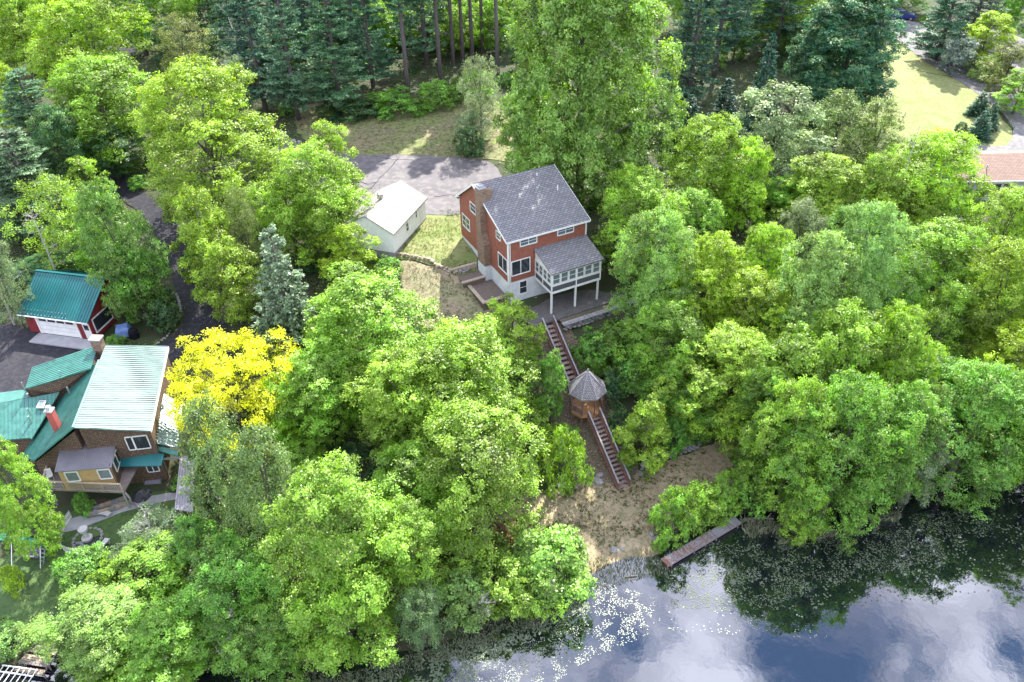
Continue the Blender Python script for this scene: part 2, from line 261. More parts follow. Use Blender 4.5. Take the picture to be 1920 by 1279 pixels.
# ------------------------------------------------------------ object helpers
def tag(o, label=None, cat=None, group=None, kind=None):
    if label: o['label'] = label
    if cat: o['category'] = cat
    if group: o['group'] = group
    if kind: o['kind'] = kind
    return o
def empty(name, loc, rz=0, label=None, cat=None, group=None):
    o = bpy.data.objects.new(name, None); COL.objects.link(o); o.location = loc; o.rotation_euler = (0, 0, rz); o.empty_display_size = 0.3
    return tag(o, label, cat, group)
def link(name, me, parent=None, loc=None, rz=0):
    o = bpy.data.objects.new(name, me); COL.objects.link(o)
    if parent: o.parent = parent
    if loc is not None: o.location = loc
    if rz: o.rotation_euler = (0, 0, rz)
    return o
class MB:
    def __init__(s): s.v = []; s.f = []; s.uvo = None
    def poly(s, pts):
        n = len(s.v); s.v += [tuple(p) for p in pts]; s.f.append(tuple(range(n, n + len(pts)))); return s
    def box(s, c, d, rz=0, rx=0, ry=0, mtx=None):
        m = mtx or (Matrix.Rotation(rz, 3, 'Z') @ Matrix.Rotation(ry, 3, 'Y') @ Matrix.Rotation(rx, 3, 'X'))
        n = len(s.v); c = Vector(c)
        for k in range(8):
            p = Vector(((k & 1) - .5, ((k >> 1) & 1) - .5, ((k >> 2) & 1) - .5)); p = Vector((p.x * d[0], p.y * d[1], p.z * d[2]))
            s.v.append(tuple(c + m @ p))
        for q in ((0, 2, 3, 1), (4, 5, 7, 6), (0, 1, 5, 4), (2, 6, 7, 3), (0, 4, 6, 2), (1, 3, 7, 5)): s.f.append(tuple(n + i for i in q))
        return s
    def mm(s, a, b):   # box from min/max corner
        return s.box([(a[i] + b[i]) / 2 for i in range(3)], [abs(b[i] - a[i]) for i in range(3)])
    def beam(s, a, b, w, h):   # bar from a to b
        a, b = Vector(a), Vector(b); d = b - a; x = d.normalized(); z = Vector((0, 0, 1))
        if abs(x.z) > 0.98: z = Vector((0, 1, 0))
        y = z.cross(x).normalized(); z = x.cross(y)
        return s.box((a + b) / 2, (d.length, w, h), mtx=Matrix((x, y, z)).transposed())
    def slab(s, pts, th, down=(0, 0, -1)):  # polygon with thickness
        pts = [Vector(p) for p in pts]; dn = Vector(down) * th; n = len(pts)
        nn = (pts[1] - pts[0]).cross(pts[2] - pts[0])
        if nn.dot(Vector(down)) > 0: pts = pts[::-1]
        k = len(s.v); s.v += [tuple(p) for p in pts] + [tuple(p + dn) for p in pts]
        s.f.append(tuple(range(k, k + n))); s.f.append(tuple(range(k + 2 * n - 1, k + n - 1, -1)))
        for i in range(n): j = (i + 1) % n; s.f.append((k + j, k + i, k + n + i, k + n + j))
        return s
    def tube(s, pts, rad, n=8, cap=True):
        pts = [Vector(p) for p in pts]; k = len(s.v); R_ = rad if isinstance(rad, (list, tuple)) else [rad] * len(pts)
        for i, p in enumerate(pts):
            d = (pts[min(i + 1, len(pts) - 1)] - pts[max(i - 1, 0)]).normalized()
            a = Vector((1, 0, 0)) if abs(d.x) < 0.8 else Vector((0, 1, 0)); u = d.cross(a).normalized(); w = d.cross(u)
            for j in range(n):
                t = 2 * math.pi * j / n; s.v.append(tuple(p + (u * math.cos(t) + w * math.sin(t)) * R_[i]))
        for i in range(len(pts) - 1):
            for j in range(n):
                a, b = k + i * n + j, k + i * n + (j + 1) % n; s.f.append((a, b, b + n, a + n))
        if cap: s.f.append(tuple(k + j for j in range(n))[::-1]); s.f.append(tuple(k + (len(pts) - 1) * n + j for j in range(n)))
        return s
    def lathe(s, c, prof, n=16):
        c = Vector(c); k = len(s.v)
        for r, z in prof:
            for j in range(n): t = 2 * math.pi * j / n; s.v.append((c.x + r * math.cos(t), c.y + r * math.sin(t), c.z + z))
        for i in range(len(prof) - 1):
            for j in range(n): a, b = k + i * n + j, k + i * n + (j + 1) % n; s.f.append((a, b, b + n, a + n))
        s.f.append(tuple(k + j for j in range(n))[::-1]); s.f.append(tuple(k + (len(prof) - 1) * n + j for j in range(n)))
        return s
    def mesh(s, name, m, off=(0, 0, 0), smooth=False):
        me = bpy.data.meshes.new(name); V = np.array(s.v, float) - np.array(off[:], float)
        me.from_pydata(V.tolist(), [], s.f); me.materials.append(m); me.update()
        uv = me.uv_layers.new(name='UVMap'); dat = []
        for p in me.polygons:
            n = p.normal
            u = Vector((0, 0, 1)).cross(n)
            u = Vector((1, 0, 0)) if u.length < 0.05 else u.normalized(); w = n.cross(u)
            for vi in p.vertices:
                co = Vector(s.v[vi]); dat += [co.dot(u), co.dot(w)]
        uv.data.foreach_set('uv', dat)
        if smooth: me.polygons.foreach_set('use_smooth', [True] * len(me.polygons))
        return me
    def build(s, name, m, parent=None, off=None, smooth=False):
        if off is None: off = (0, 0, 0)
        me = s.mesh(name, m, off, smooth); return link(name, me, parent)
def rock_mesh(name, m, seed, sub=1):
    import bmesh
    bm = bmesh.new(); bmesh.ops.create_icosphere(bm, subdivisions=sub + 1 if sub else 1, radius=0.5)
    for v in bm.verts:
        k = 1 + 0.35 * noise.noise(v.co * 2.3 + Vector((seed * 7.1, seed, 0))); v.co *= k; v.co.z *= 0.75
    me = bpy.data.meshes.new(name); bm.to_mesh(me); bm.free(); me.materials.append(m); return me
ROCKS = [rock_mesh('rock', M['stone'], i) for i in range(4)]; ROCKS_T = [rock_mesh('tan_rock', M['stone_tan'], i + 9) for i in range(3)]
rng = random.Random(7)
def rock(name, parent, p, d, meshes=ROCKS):
    o = link(name, rng.choice(meshes), parent, p); o.scale = d; o.rotation_euler = (rng.uniform(-.3, .3), rng.uniform(-.3, .3), rng.uniform(0, 6)); return o

# ------------------------------------------------------------ ground, water, paths
def build_terrain():
    def axis(lo, hi, step, far_lo, far_hi):
        a = list(np.arange(lo, hi, step)); s = step
        x = hi
        while x < far_hi: a.append(x); s *= 1.25; x += s
        a.append(far_hi); s = step; x = lo - step; b = []
        while x > far_lo: b.append(x); s *= 1.25; x -= s
        b.append(far_lo); return np.array(b[::-1] + a)
    X = axis(-78, 95, 0.9, -1800, 1800); Y = axis(18, 140, 0.9, -1200, 2600)
    gx, gy = np.meshgrid(X, Y); Z = hts(gx, gy)
    nz = np.array([noise.noise(Vector((x * .35, y * .35, 0))) for x, y in zip(gx.ravel(), gy.ravel())]).reshape(Z.shape)
    far = np.clip((np.hypot(gx, gy - 80) - 170) / 400, 0, 1)
    Z = Z + nz * 0.06 + far * 0
    nx, ny = len(X), len(Y); idx = np.arange(nx * ny).reshape(ny, nx)
    F = np.stack([idx[:-1, :-1], idx[:-1, 1:], idx[1:, 1:], idx[1:, :-1]], -1).reshape(-1, 4)
    me = bpy.data.meshes.new('ground'); me.from_pydata(np.stack([gx.ravel(), gy.ravel(), Z.ravel()], -1).tolist(), [], F.tolist())
    me.polygons.foreach_set('use_smooth', [True] * len(me.polygons)); me.materials.append(M['ground'])
    tag(link('ground', me), kind='structure')
build_terrain()
wm = MB().poly([(-700, -900, WATER), (900, -900, WATER), (900, 55, WATER), (-700, 55, WATER)])
tag(wm.build('water', M['water']), kind='structure')

POLYS = {}
def inside(x, y, poly):
    c = False; n = len(poly); j = n - 1
    for i in range(n):
        if (poly[i][1] > y) != (poly[j][1] > y) and x < (poly[j][0] - poly[i][0]) * (y - poly[i][1]) / (poly[j][1] - poly[i][1]) + poly[i][0]: c = not c
        j = i
    return c
def drape(name, pxs, m, zoff=0.09, step=0.8, wob=0.35, world=False, avoid=True, smoothpath=True):
    P = [(p[0], p[1]) for p in (pxs if world else [gp(*q) for q in pxs])]
    n = len(P); B = []
    for i in range(n):                       # closed Catmull-Rom outline, slightly ragged
        p0, p1, p2, p3 = (Vector(P[(i + k) % n]) for k in (-1, 0, 1, 2)); L_ = max(2, int((p2 - p1).length / step))
        for k in range(L_):
            t = k / L_
            q = p1.lerp(p2, t) if not smoothpath else 0.5 * ((2 * p1) + (p2 - p0) * t + (2 * p0 - 5 * p1 + 4 * p2 - p3) * t * t + (3 * p1 - p0 - 3 * p2 + p3) * t ** 3)
            w = Vector((noise.noise(Vector((q.x * .7, q.y * .7, 3))), noise.noise(Vector((q.x * .7, q.y * .7, 9))))) * wob
            B.append(q + w)
    xs = [b.x for b in B]; ys = [b.y for b in B]; pts = list(B); nb = len(B)
    bb = [(b.x, b.y) for b in B]
    y = min(ys) + step / 2
    while y < max(ys):
        x = min(xs) + step / 2
        while x < max(xs):
            if inside(x, y, bb): pts.append(Vector((x + rng.uniform(-.1, .1), y + rng.uniform(-.1, .1))))
            x += step
        y += step
    r = delaunay_2d_cdt(pts, [(i, (i + 1) % nb) for i in range(nb)], [], 1, 1e-5)
    V = np.array([v[:] for v in r[0]]); Z = hts(V[:, 0], V[:, 1])
    Z += np.array([noise.noise(Vector((x * .35, y * .35, 0))) for x, y in V]) * 0.06 + zoff
    me = bpy.data.meshes.new(name); me.from_pydata(np.c_[V, Z].tolist(), [], [tuple(f) for f in r[2]])
    me.polygons.foreach_set('use_smooth', [True] * len(me.polygons)); me.materials.append(m)
    if len(me.polygons) and me.polygons[0].normal.z < 0: me.flip_normals()
    tag(link(name, me), kind='structure')
    if avoid: POLYS.setdefault(name, []).append(bb)
drape('lawn', [(560,205),(640,190),(760,185),(850,180),(930,190),(960,230),(955,300),(925,300),(660,292),(600,275),(560,250)], M['lawn_rear'], 0.06)
drape('lawn', [(800,400),(870,400),(875,440),(900,520),(850,512),(790,492),(735,480),(735,440)], M['lawn'], 0.06)
drape('slope_lawn', [(745,492),(800,497),(858,512),(885,530),(960,590),(960,640),(840,640),(740,560)], M['lawn_dry'], 0.05)
drape('driveway', [(515,290),(540,262),(600,283),(680,291),(800,293),(905,301),(935,320),(940,350),(870,400),(790,404),(740,420),(690,380),(640,370),(560,350)], M['asphalt_old'], 0.10)
drape('driveway', [(250,-10),(280,-10),(275,60),(215,170),(190,250),(240,330),(330,420),(355,480),(385,560),(420,600),(430,680),(330,690),(280,665),(325,630),(345,590),(330,550),(310,480),(270,410),(200,350),(155,270),(170,180),(240,60)], M['asphalt_new'], 0.09)
drape('parking_area', [(-60,600),(60,620),(180,650),(290,660),(330,690),(200,800),(60,790),(-60,760)], M['asphalt_new'], 0.12)
drape('beach', [(1172,905),(1200,880),(1260,862),(1330,835),(1400,820),(1430,870),(1400,930),(1330,960),(1250,1000),(1235,1040),(1150,1058),(1105,1085),(1040,1010),(960,1000),(900,1010),(890,970),(960,930),(1030,920),(1090,905)], M['dirt'], 0.06)
drape('slope_path', [(1010,610),(1060,610),(1150,760),(1200,880),(1170,905),(1090,912),(1060,850),(1000,700)], M['slopedirt'], 0.05)
drape('lawn', [(1560,320),(1600,170),(1660,90),(1700,82),(1740,110),(1830,170),(1880,225),(1900,255),(1880,275),(1800,275),(1760,300),(1700,330)], M['lawn'], 0.06)
drape('road', [(1650,40),(1700,38),(1750,60),(1790,100),(1860,150),(1925,185),(1960,240),(1960,330),(1850,310),(1790,290),(1820,274),(1880,274),(1900,250),(1870,205),(1800,155),(1720,105),(1680,75),(1640,60)], M['asphalt_road'], 0.11)
drape('road', [(1780,50),(1850,52),(1940,85),(1990,150),(1940,170),(1880,110),(1800,75)], M['asphalt_road'], 0.10)
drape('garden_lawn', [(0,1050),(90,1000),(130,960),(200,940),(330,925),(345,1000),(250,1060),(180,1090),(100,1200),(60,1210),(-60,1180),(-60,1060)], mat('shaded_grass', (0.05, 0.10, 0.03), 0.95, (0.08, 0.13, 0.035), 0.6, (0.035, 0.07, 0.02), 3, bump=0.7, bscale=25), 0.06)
drape('garden_path', [(110,985),(160,965),(240,940),(330,925),(345,935),(250,955),(170,985),(120,1000)], M['concrete'], 0.10, wob=0.15)

# ------------------------------------------------------------ windows
def window(parent, c, axis, w, h, panes=(1, 2), fr=0.09, out=1, name='window', glass=None, deep=0.05, lab=None):
    """c = centre on the wall plane; axis 'u' (wall runs along x, faces -y) or 'v' (wall runs along y, faces -x)."""
    f = MB(); g = MB(); s = MB()
    def bx(mb, a0, a1, z0, z1, d0, d1):
        if axis == 'u': mb.mm((c[0] + a0, c[1] - d1 * out, c[2] + z0), (c[0] + a1, c[1] - d0 * out, c[2] + z1))
        else: mb.mm((c[0] - d1 * out, c[1] + a0, c[2] + z0), (c[0] - d0 * out, c[1] + a1, c[2] + z1))
    W, H = w / 2, h / 2
    bx(f, -W, -W + fr, -H, H, -.02, deep); bx(f, W - fr, W, -H, H, -.02, deep); bx(f, -W + fr, W - fr, H - fr, H, -.02, deep - .003); bx(f, -W + fr, W - fr, -H, -H + fr, -.02, deep + .03)
    wo = f.build(name, M['white'], parent)
    if lab: wo['label'] = lab
    bx(g, -W + fr, W - fr, -H + fr, H - fr, -.015, .012); g.build('pane', glass or M['glass'], wo)
    nx, nz = panes
    for i in range(1, nx):
        a = -W + fr + (w - 2 * fr) * i / nx; bx(s, a - .035, a + .035, -H + fr, H - fr, .012, deep - .012)
    for i in range(1, nz):
        z = -H + fr + (h - 2 * fr) * i / nz; bx(s, -W + fr, W - fr, z - .025, z + .025, .012, deep - .02)
    if s.v: s.build('sash', M['white'], wo)
    return wo

# ------------------------------------------------------------ red two-storey house
HO = Vector((-.236, 69.967, 9.377)); HA = R(26.754); LU, DV = 9.32, 11.83
def hw(u, v, z=0): return HO + Vector((u * math.cos(HA) - v * math.sin(HA), u * math.sin(HA) + v * math.cos(HA), z))
house = empty('red_house', HO, HA, 'two-storey red clapboard house with grey shingle roof, tall brick side chimney and white sun porch', 'house')
EV, RV, RZ, BV, BZ = -.3, 7.49, 8.25, 12.27, 4.75
MB().mm((0.06, 0.06, -3.6), (LU - .06, DV - .06, -0.02)).mm((-.7, 4.2, -3.0), (0.06, 5.98, -.05)).build('foundation', M['foundation'], house)
w = MB(); zf = lambda v: 5.1 + (RZ - 5.1) * (v - EV) / (RV - EV) - .16 if v <= RV else RZ - (RZ - BZ) * (v - RV) / (BV - RV) - .16
prof = [(0, 0), (0, zf(0)), (RV, zf(RV)), (DV, zf(DV)), (DV, 0)]
w.poly([(0, v, z) for v, z in prof][::1]); w.poly([(LU, v, z) for v, z in prof][::-1])
w.poly([(0, 0, 0), (LU, 0, 0), (LU, 0, zf(0)), (0, 0, zf(0))]); w.poly([(LU, DV, 0), (0, DV, 0), (0, DV, zf(DV)), (LU, DV, zf(DV))]); w.poly([(0, DV, 0), (LU, DV, 0), (LU, 0, 0), (0, 0, 0)])
w.build('wall', M['red'], house)
OH = .28
MB().slab([(-OH, EV, 5.1), (LU + OH, EV, 5.1), (LU + OH, RV, RZ), (-OH, RV, RZ)], .14).slab([(-OH, RV + .002, RZ), (LU + OH, RV + .002, RZ), (LU + OH, BV, BZ), (-OH, BV, BZ)], .14).build('roof', M['shingle'], house)
for x in (-OH - .02, LU + OH + .02):
    MB().beam((x, EV - .02, 4.99), (x, RV, RZ - .10), .04, .2).beam((x, RV, RZ - .10), (x, BV + .02, BZ - .10), .04, .2).build('rake_board', M['white'], house)
MB().beam((-OH, EV - .03, 4.98), (LU + OH, EV - .03, 4.98), .05, .18).build('gutter', M['white'], house)
MB().slab([(-OH + .02, BV - .55, BZ - .1), (-OH + .02, BV + .02, BZ - .16), (LU + OH - .02, BV + .02, BZ - .16), (LU + OH - .02, BV - .55, BZ - .1)], .12).build('soffit', M['white'], house)
MB().mm((-.035, -.035, -.25), (.13, .13, 4.95)).build('corner_board', M['white'], house); MB().mm((LU - .13, -.035, 0), (LU + .035, .13, 4.95)).build('corner_board', M['white'], house)
MB().tube([(.2, -.1, 4.9), (.2, -.1, -2.6)], .045, 8).build('downspout', M['white'], house)
for (u0, u1, z0, z1, pn) in ((1.36, 3.39, 3.97, 4.85, (2, 2)), (5.76, 7.78, 4.02, 4.93, (2, 2)), (.32, 2.58, .72, 2.52, (2, 1)), (1.25, 2.24, -1.85, -.2, (1, 2))):
    window(house, ((u0 + u1) / 2, 0 if z0 > -.5 else 0.06, (z0 + z1) / 2), 'u', u1 - u0, z1 - z0, pn, .1, lab='wide dark picture window' if pn[1] == 1 else None, glass=M['pale_glass'] if z0 > 3 else None)
for (v0, v1, z0, z1, pn) in ((1.55, 2.62, 4.2, 5.12, (1, 2)), (.12, 2.29, .9, 2.7, (2, 1)), (7.4, 8.92, 4.45, 5.6, (1, 2)), (9.23, 11.25, 1.55, 3.08, (2, 2))):
    window(house, (0, (v0 + v1) / 2, (z0 + z1) / 2), 'v', v1 - v0, z1 - z0, pn, .1)
ch = MB(); ch.mm((-.72, 4.85, 3.6), (.02, 5.95, 8.75)); ch.mm((-.72, 4.2, -.04), (.02, 5.95, 2.6))
ch.slab([(-.72, 4.2, 2.6), (-.72, 5.95, 2.6), (-.72, 5.95, 3.6), (-.72, 4.85, 3.6)], .74, (1, 0, 0))
chim = ch.build('chimney', M['chimbrick'], house)
MB().mm((-.8, 4.78, 8.75), (.1, 6.02, 8.87)).mm((-.62, 5.0, 8.87), (-.08, 5.8, 9.02)).build('chimney_cap', M['concrete'], chim)
ch2 = MB(); ch2.mm((-.3, 5.2, 7.2), (.9, 5.95, 8.3)); ch2.build('chimney_shoulder', M['chimbrick'], chim)
for (u, v) in ((8.2, 4.2), (7.0, 6.6)):
    MB().tube([(u, v, 6.3), (u, v, 7.4 + (v - 4) * .3)], .06, 8).build('vent_pipe', M['white'], house)
# sun porch on posts
P0, P1, PV = 3.12, 9.1, -3.54
MB().slab([(P0 - .12, PV - .22, 2.2), (P1 + .2, PV - .22, 2.2), (P1 + .2, -.005, 3.32), (P0 - .12, -.005, 3.32)], .1).build('porch_roof', M['shingle'], house)
f = MB()
f.mm((P0, PV, -.36), (P1, PV + .1, -.1)); f.mm((P0, PV + .1, -.36), (P0 + .1, -.01, -.1)); f.mm((P1 - .1, PV + .1, -.36), (P1, -.01, -.1))
f.mm((P0, PV, 1.95), (P1, PV + .1, 2.14)); f.mm((P0, PV + .1, 1.95), (P0 + .1, -.01, 2.14)); f.mm((P1 - .1, PV + .1, 1.95), (P1, -.01, 2.14))
f.mm((P0, PV, .52), (P1, PV + .1, .68)); f.mm((P0, PV + .1, .52), (P0 + .1, -.01, .68)); f.mm((P1 - .1, PV + .1, .52), (P1, -.01, .68))
for u in (P0, (P0 + P1) / 2 - .06, P1 - .12): f.mm((u, PV - .004, -.1), (u + .12, PV + .106, 1.95))
for v in (-1.75, -.13): f.mm((P0 - .004, v, -.1), (P0 + .106, v + .12, 1.95)); f.mm((P1 - .106, v, -.1), (P1 + .004, v + .12, 1.95))
pf = f.build('porch_frame', M['white'], house)
MB().mm((P0 + .1, PV + .1, -.2), (P1 - .1, -.01, -.12)).build('porch_floor', M['interior'], house)
for x in (P0 + .05, P1 - .05): MB().slab([(x, PV + .1, 2.14), (x, -.01, 2.14), (x, -.01, 3.24), (x, PV + .1, 2.18)], .04, (1, 0, 0)).build('porch_gable', M['white'], house)
s = MB(); s.mm((P0 + .12, PV + .04, -.1), (P1 - .12, PV + .06, .52)); s.build('screen_panel', M['screen'], house)
s = MB(); s.mm((P0 + .04, PV + .1, -.1), (P0 + .06, -.13, .52)); s.build('screen_panel', M['screen'], house)
for i in range(6):
    u = P0 + .12 + (P1 - P0 - .24) * (i + .5) / 6
    window(house, (u, PV + .06, 1.315), 'u', .93, 1.26, (1, 2), .1, name='porch_window', glass=M['pglass'])
for i in range(4):
    v = PV + .14 + (3.38) * (i + .5) / 4
    window(house, (P0 + .06, v, 1.315), 'v', .8, 1.26, (1, 2), .08, name='porch_window', glass=M['pglass'])
for u in (3.22, 6.1, 8.85): MB().mm((u - .09, PV + .04, -2.86), (u + .09, PV + .22, -.36)).build('porch_post', M['white'], house)
MB().mm((P0 + .3, PV + .3, -.34), (P0 + .4, -.1, -.2)).mm((5, PV + .3, -.34), (5.1, -.1, -.2)).mm((7, PV + .3, -.34), (7.1, -.1, -.2)).build('joist', M['white'], house)
MB().tube([(.75, -.28, -2.74), (3.25, -.16, -2.72)], .06, 8).build('drain_pipe', M['white'], house)
# back stoop to the right of the house (mostly behind the maple)
MB().mm((LU + .04, 1.2, .1), (LU + 1.6, 3.4, .3)).mm((LU + 1.4, 1.3, -.9), (LU + 1.55, 1.45, .1)).mm((LU + 1.4, 3.2, -.9), (LU + 1.55, 3.35, .1)).build('side_deck', M['white'], house)
# patio and terraces
pt = empty('patio', HO, HA); pt['kind'] = 'structure'
MB().mm((.3, -4.6, -3.1), (13.2, -.05, -2.86)).build('paving', M['paver'], pt)
MB().mm((3.5, -5.45, -3.2), (13.2, -4.62, -2.98)).build('gravel_strip', M['slopedirt'], pt)
te = empty('brick_terrace', HO, HA, 'stepped brown brick terrace against the left wall of the red house', 'terrace')
MB().mm((-2.75, .45, -3.4), (-.02, 4.15, -1.82)).build('lower_step', M['terrace'], te)
MB().mm((-2.95, .2, -1.82), (-2.55, 4.1, -1.70)).mm((-2.549, .2, -1.82), (-.02, .62, -1.702)).build('edging', M['stone_tan'], te)
MB().mm((-3.3, 4.16, -3.0), (-.74, 6.2, -1.35)).build('upper_step', M['terrace'], te)
MB().mm((-3.5, 4.1, -1.35), (-.74, 4.45, -1.22)).mm((-3.6, 6.22, -1.6), (-.74, 6.55, -.62)).build('edging', M['stone_tan'], te)

# stone walls: every stone is a part
def stone_wall(name, pts, hgt, size, label, meshes=ROCKS, rows=2, z=None, cat='stone wall'):
    pts = [Vector((p[0], p[1])) for p in pts]; o0 = Vector((pts[0].x, pts[0].y, hz(*pts[0]))); root = empty(name, o0, 0, label, cat)
    for r in range(rows):
        for a, b in zip(pts, pts[1:]):
            L_ = (b - a).length; n = max(1, int(L_ / size)); d = (b - a) / n
            for i in range(n):
                q = a + d * (i + .5 + (.5 if r % 2 else 0) * .6); s = size * rng.uniform(.85, 1.25)
                zz = (hz(q.x, q.y) if z is None else z)
                if z is None and name != 'retaining_wall': zz = zz
                k = rock('stone', root, (q.x - o0.x + rng.uniform(-.07, .07), q.y - o0.y + rng.uniform(-.07, .07), zz - o0.z + (r + .45) * hgt / rows), (s * 1.15, s * rng.uniform(.75, 1), hgt / rows * 1.45), meshes)
                k.rotation_euler.z = math.atan2(d.y, d.x) + rng.uniform(-.25, .25)
    return root
stone_wall('stone_wall', gps([(1200,882),(1222,868),(1262,855),(1312,838)]), .75, .42, 'low grey fieldstone wall at the back of the sandy beach, right of the stairs', rows=3)
stone_wall('stone_wall', gps([(740,478),(775,484),(806,490),(818,500),(838,508),(858,514)]), .45, .42, 'crooked tan stone edging between the upper lawn and the slope', ROCKS_T, rows=2)
stone_wall('stone_wall', gps([(858,516),(872,508),(900,497)]), .45, .42, 'dark stone step curving from the lawn towards the brick terrace', rows=2)
stone_wall('stone_wall', [hw(3.4, -5.75), hw(13.2, -5.75)], .95, .5, 'straight retaining wall along the outer edge of the paved patio', rows=3, z=5.75)
capw = empty('wall_coping', hw(3.3, -5.7, -2.9), HA, 'long pale capping slabs on the patio retaining wall', 'coping')
for i in range(11): MB().mm((i * .9, -.28, -.02 - .001 * i), (i * .9 + .87, .28, .1)).build('slab', M['concrete'], capw)
stone_wall('garden_edging', gps([(283,655),(312,633),(332,606),(340,580),(332,552)]), .25, .36, 'curved edging of small pale stones round the planting bed beside the dark driveway', rows=1, cat='edging')
for (x, y, s, lab) in ((530,258,1.5,'large rounded grey boulder at the edge of the upper driveway'), (549,266,.9,'smaller dark boulder right of the large rounded one by the driveway'), (562,268,.8,'rightmost of the three boulders at the top of the upper driveway'),
    (1203,889,.75,'pale boulder at the left end of the beach stone wall'), (1052,915,.9,'grey rock at the foot of the bush left of the stairs'), (1075,912,1.0,'broad blue-grey rock at the beach edge left of the stairs'), (1124,893,.8,'upper pale flat rock left of the lower stair flight'), (1122,905,1.0,'lower pale flat rock beside the last stair treads'),
    (1098,890,.7,'small stone on the litter slope left of the stairs'), (1150,1032,.7,'white stone on the shore below the beach'), (1228,1012,.6,'stone on the shore beside the dock hedge'), (1222,1002,.6,'grey stone where the beach meets the dock hedge'), (1166,1030,.45,'little stone next to the white shore stone'), (1018,830,.9,'grey rock among leaves on the slope below the gazebo')):
    p = gp(x, y); k = link('boulder', ROCKS[0], None, p + Vector((0, 0, s * .15))); k.data = rng.choice(ROCKS); k.scale = (s, s * rng.uniform(.65, .9), s * .8); k.rotation_euler = (0, 0, rng.uniform(0, 6)); tag(k, lab, 'rock')

# ------------------------------------------------------------ white garage
GO = Vector((-12.87, 76.75, 9.15)); GA = R(70.4)
gar = empty('white_garage', GO, GA, 'small white garage with pale grey shingle gable roof beside the driveway', 'garage')
gl, gw, ge, gr = 8.7, 6.0, 2.75, 4.35    # local x along right wall, y to the left
MB().mm((.03, .03, -1.2), (gl - .03, gw - .03, .15)).build('foundation', M['concrete'], gar)
w = MB()
for x, fl in ((0, 1), (gl, 0)):
    P = [(x, 0, .15), (x, 0, ge), (x, gw / 2, gr - .1), (x, gw, ge), (x, gw, .15)]; w.poly(P if fl else P[::-1])
w.poly([(gl, 0, .15), (gl, 0, ge), (0, 0, ge), (0, 0, .15)]); w.poly([(0, gw, .15), (0, gw, ge), (gl, gw, ge), (gl, gw, .15)])
w.build('wall', M['garage_white'], gar)
k = (gr - ge) / (gw / 2); oh = .3
MB().slab([(-oh, -oh, ge + .1 - k * oh), (gl + oh, -oh, ge + .1 - k * oh), (gl + oh, gw / 2, gr + .1), (-oh, gw / 2, gr + .1)], .12).slab([(-oh, gw / 2 + .002, gr + .1), (gl + oh, gw / 2 + .002, gr + .1), (gl + oh, gw + oh, ge + .1 - k * oh), (-oh, gw + oh, ge + .1 - k * oh)], .12).build('roof', M['shingle_light'], gar)
vt = MB().lathe((4.2, gw / 2 + .3, gr - .1), [(.16, 0), (.16, .45), (.33, .46), (.33, .7), (.1, .85)], 12).build('roof_vent', M['chrome'], gar)
MB().mm((4.0, gw / 2 + .1, gr + .0), (4.5, gw / 2 + .6, gr + .32)).build('vent_box', M['chrome'], gar)
MB().tube([(4.6, gw / 2 + .5, gr), (4.6, gw / 2 + .5, gr + 1.5)], .02, 6).build('antenna', M['chrome'], gar)
def side_window(parent, x, z, ww, hh, panes=(1, 2)): return window(parent, (x, 0, z), 'u', ww, hh, panes, .08)
side_window(gar, 3.6, 1.55, .75, 1.1); side_window(gar, 6.1, 1.9, .5, .9)
d = MB().mm((6.9, -.045, .16), (7.75, .01, 2.2)).build('door', M['white'], gar); MB().mm((7.58, -.1, 1.1), (7.64, -.046, 1.16)).build('handle', M['chrome'], d)
MB().mm((gl - .02, gw / 2 - 2.2, .15), (gl + .04, gw / 2 + 2.2, 2.3)).build('garage_door', M['white'], gar)

# ------------------------------------------------------------ teal-roofed red garage
TO = Vector((-52.35, 70.45, 4.12)); TA = R(-13.1)
tg = empty('teal_roofed_garage', TO, TA, 'red garage with dark teal ribbed metal roof and white overhead door', 'garage')
tl, td, te_, tr = 8.0, 8.2, 2.6, 5.1
tz = lambda y: te_ + (tr - te_) * min(y, td - y) / (td / 2)
w = MB(); w.poly([(0, 0, 0), (tl, 0, 0), (tl, 0, te_), (0, 0, te_)]); w.poly([(tl, td, 0), (0, td, 0), (0, td, te_), (tl, td, te_)])
w.poly([(tl, 0, 0), (tl, td, 0), (tl, td, te_), (tl, td / 2, tr), (tl, 0, te_)]); w.poly([(0, 0, 0), (0, 0, te_), (0, td / 2, tr), (0, td, te_), (0, td, 0)])
w.build('wall', M['barnred'], tg)
sl = (tr - te_) / (td / 2); o = .42
def rf(y): return tr + .12 - abs(y - td / 2) * sl
MB().slab([(-.35, -o, rf(-o)), (tl + .2, -o, rf(-o)), (tl + .2, td / 2, rf(td / 2)), (-.35, td / 2, rf(td / 2))], .08).slab([(-.35, td / 2 + .002, rf(td / 2)), (tl + .2, td / 2 + .002, rf(td / 2)), (tl + .2, td + o, rf(td + o)), (-.35, td + o, rf(td + o))], .08).build('roof', M['teal'], tg)
r = MB(); n = 26
for i in range(n + 1):
    x = -.33 + (tl + .51) * i / n; r.beam((x, -o, rf(-o) + .015), (x, td / 2, rf(td / 2) + .015), .035, .05).beam((x, td / 2, rf(td / 2) + .015), (x, td + o, rf(td + o) + .015), .035, .05)
tag(r.build('roof_rib', M['teal'], tg), kind='stuff')
MB().beam((-.36, td / 2, rf(td / 2) + .05), (tl + .22, td / 2, rf(td / 2) + .05), .3, .05).build('ridge_cap', M['teal'], tg)
sg = []
for row in (0, 1):
    for i in range(13 if row else 14):
        x = .1 + i * .42 + row * .2; y = .15 + row * .42; MB().box((x, y - o, rf(y - o) + .07), (.09, .05, .1)).build('snow_guard', M['chrome'], tg)
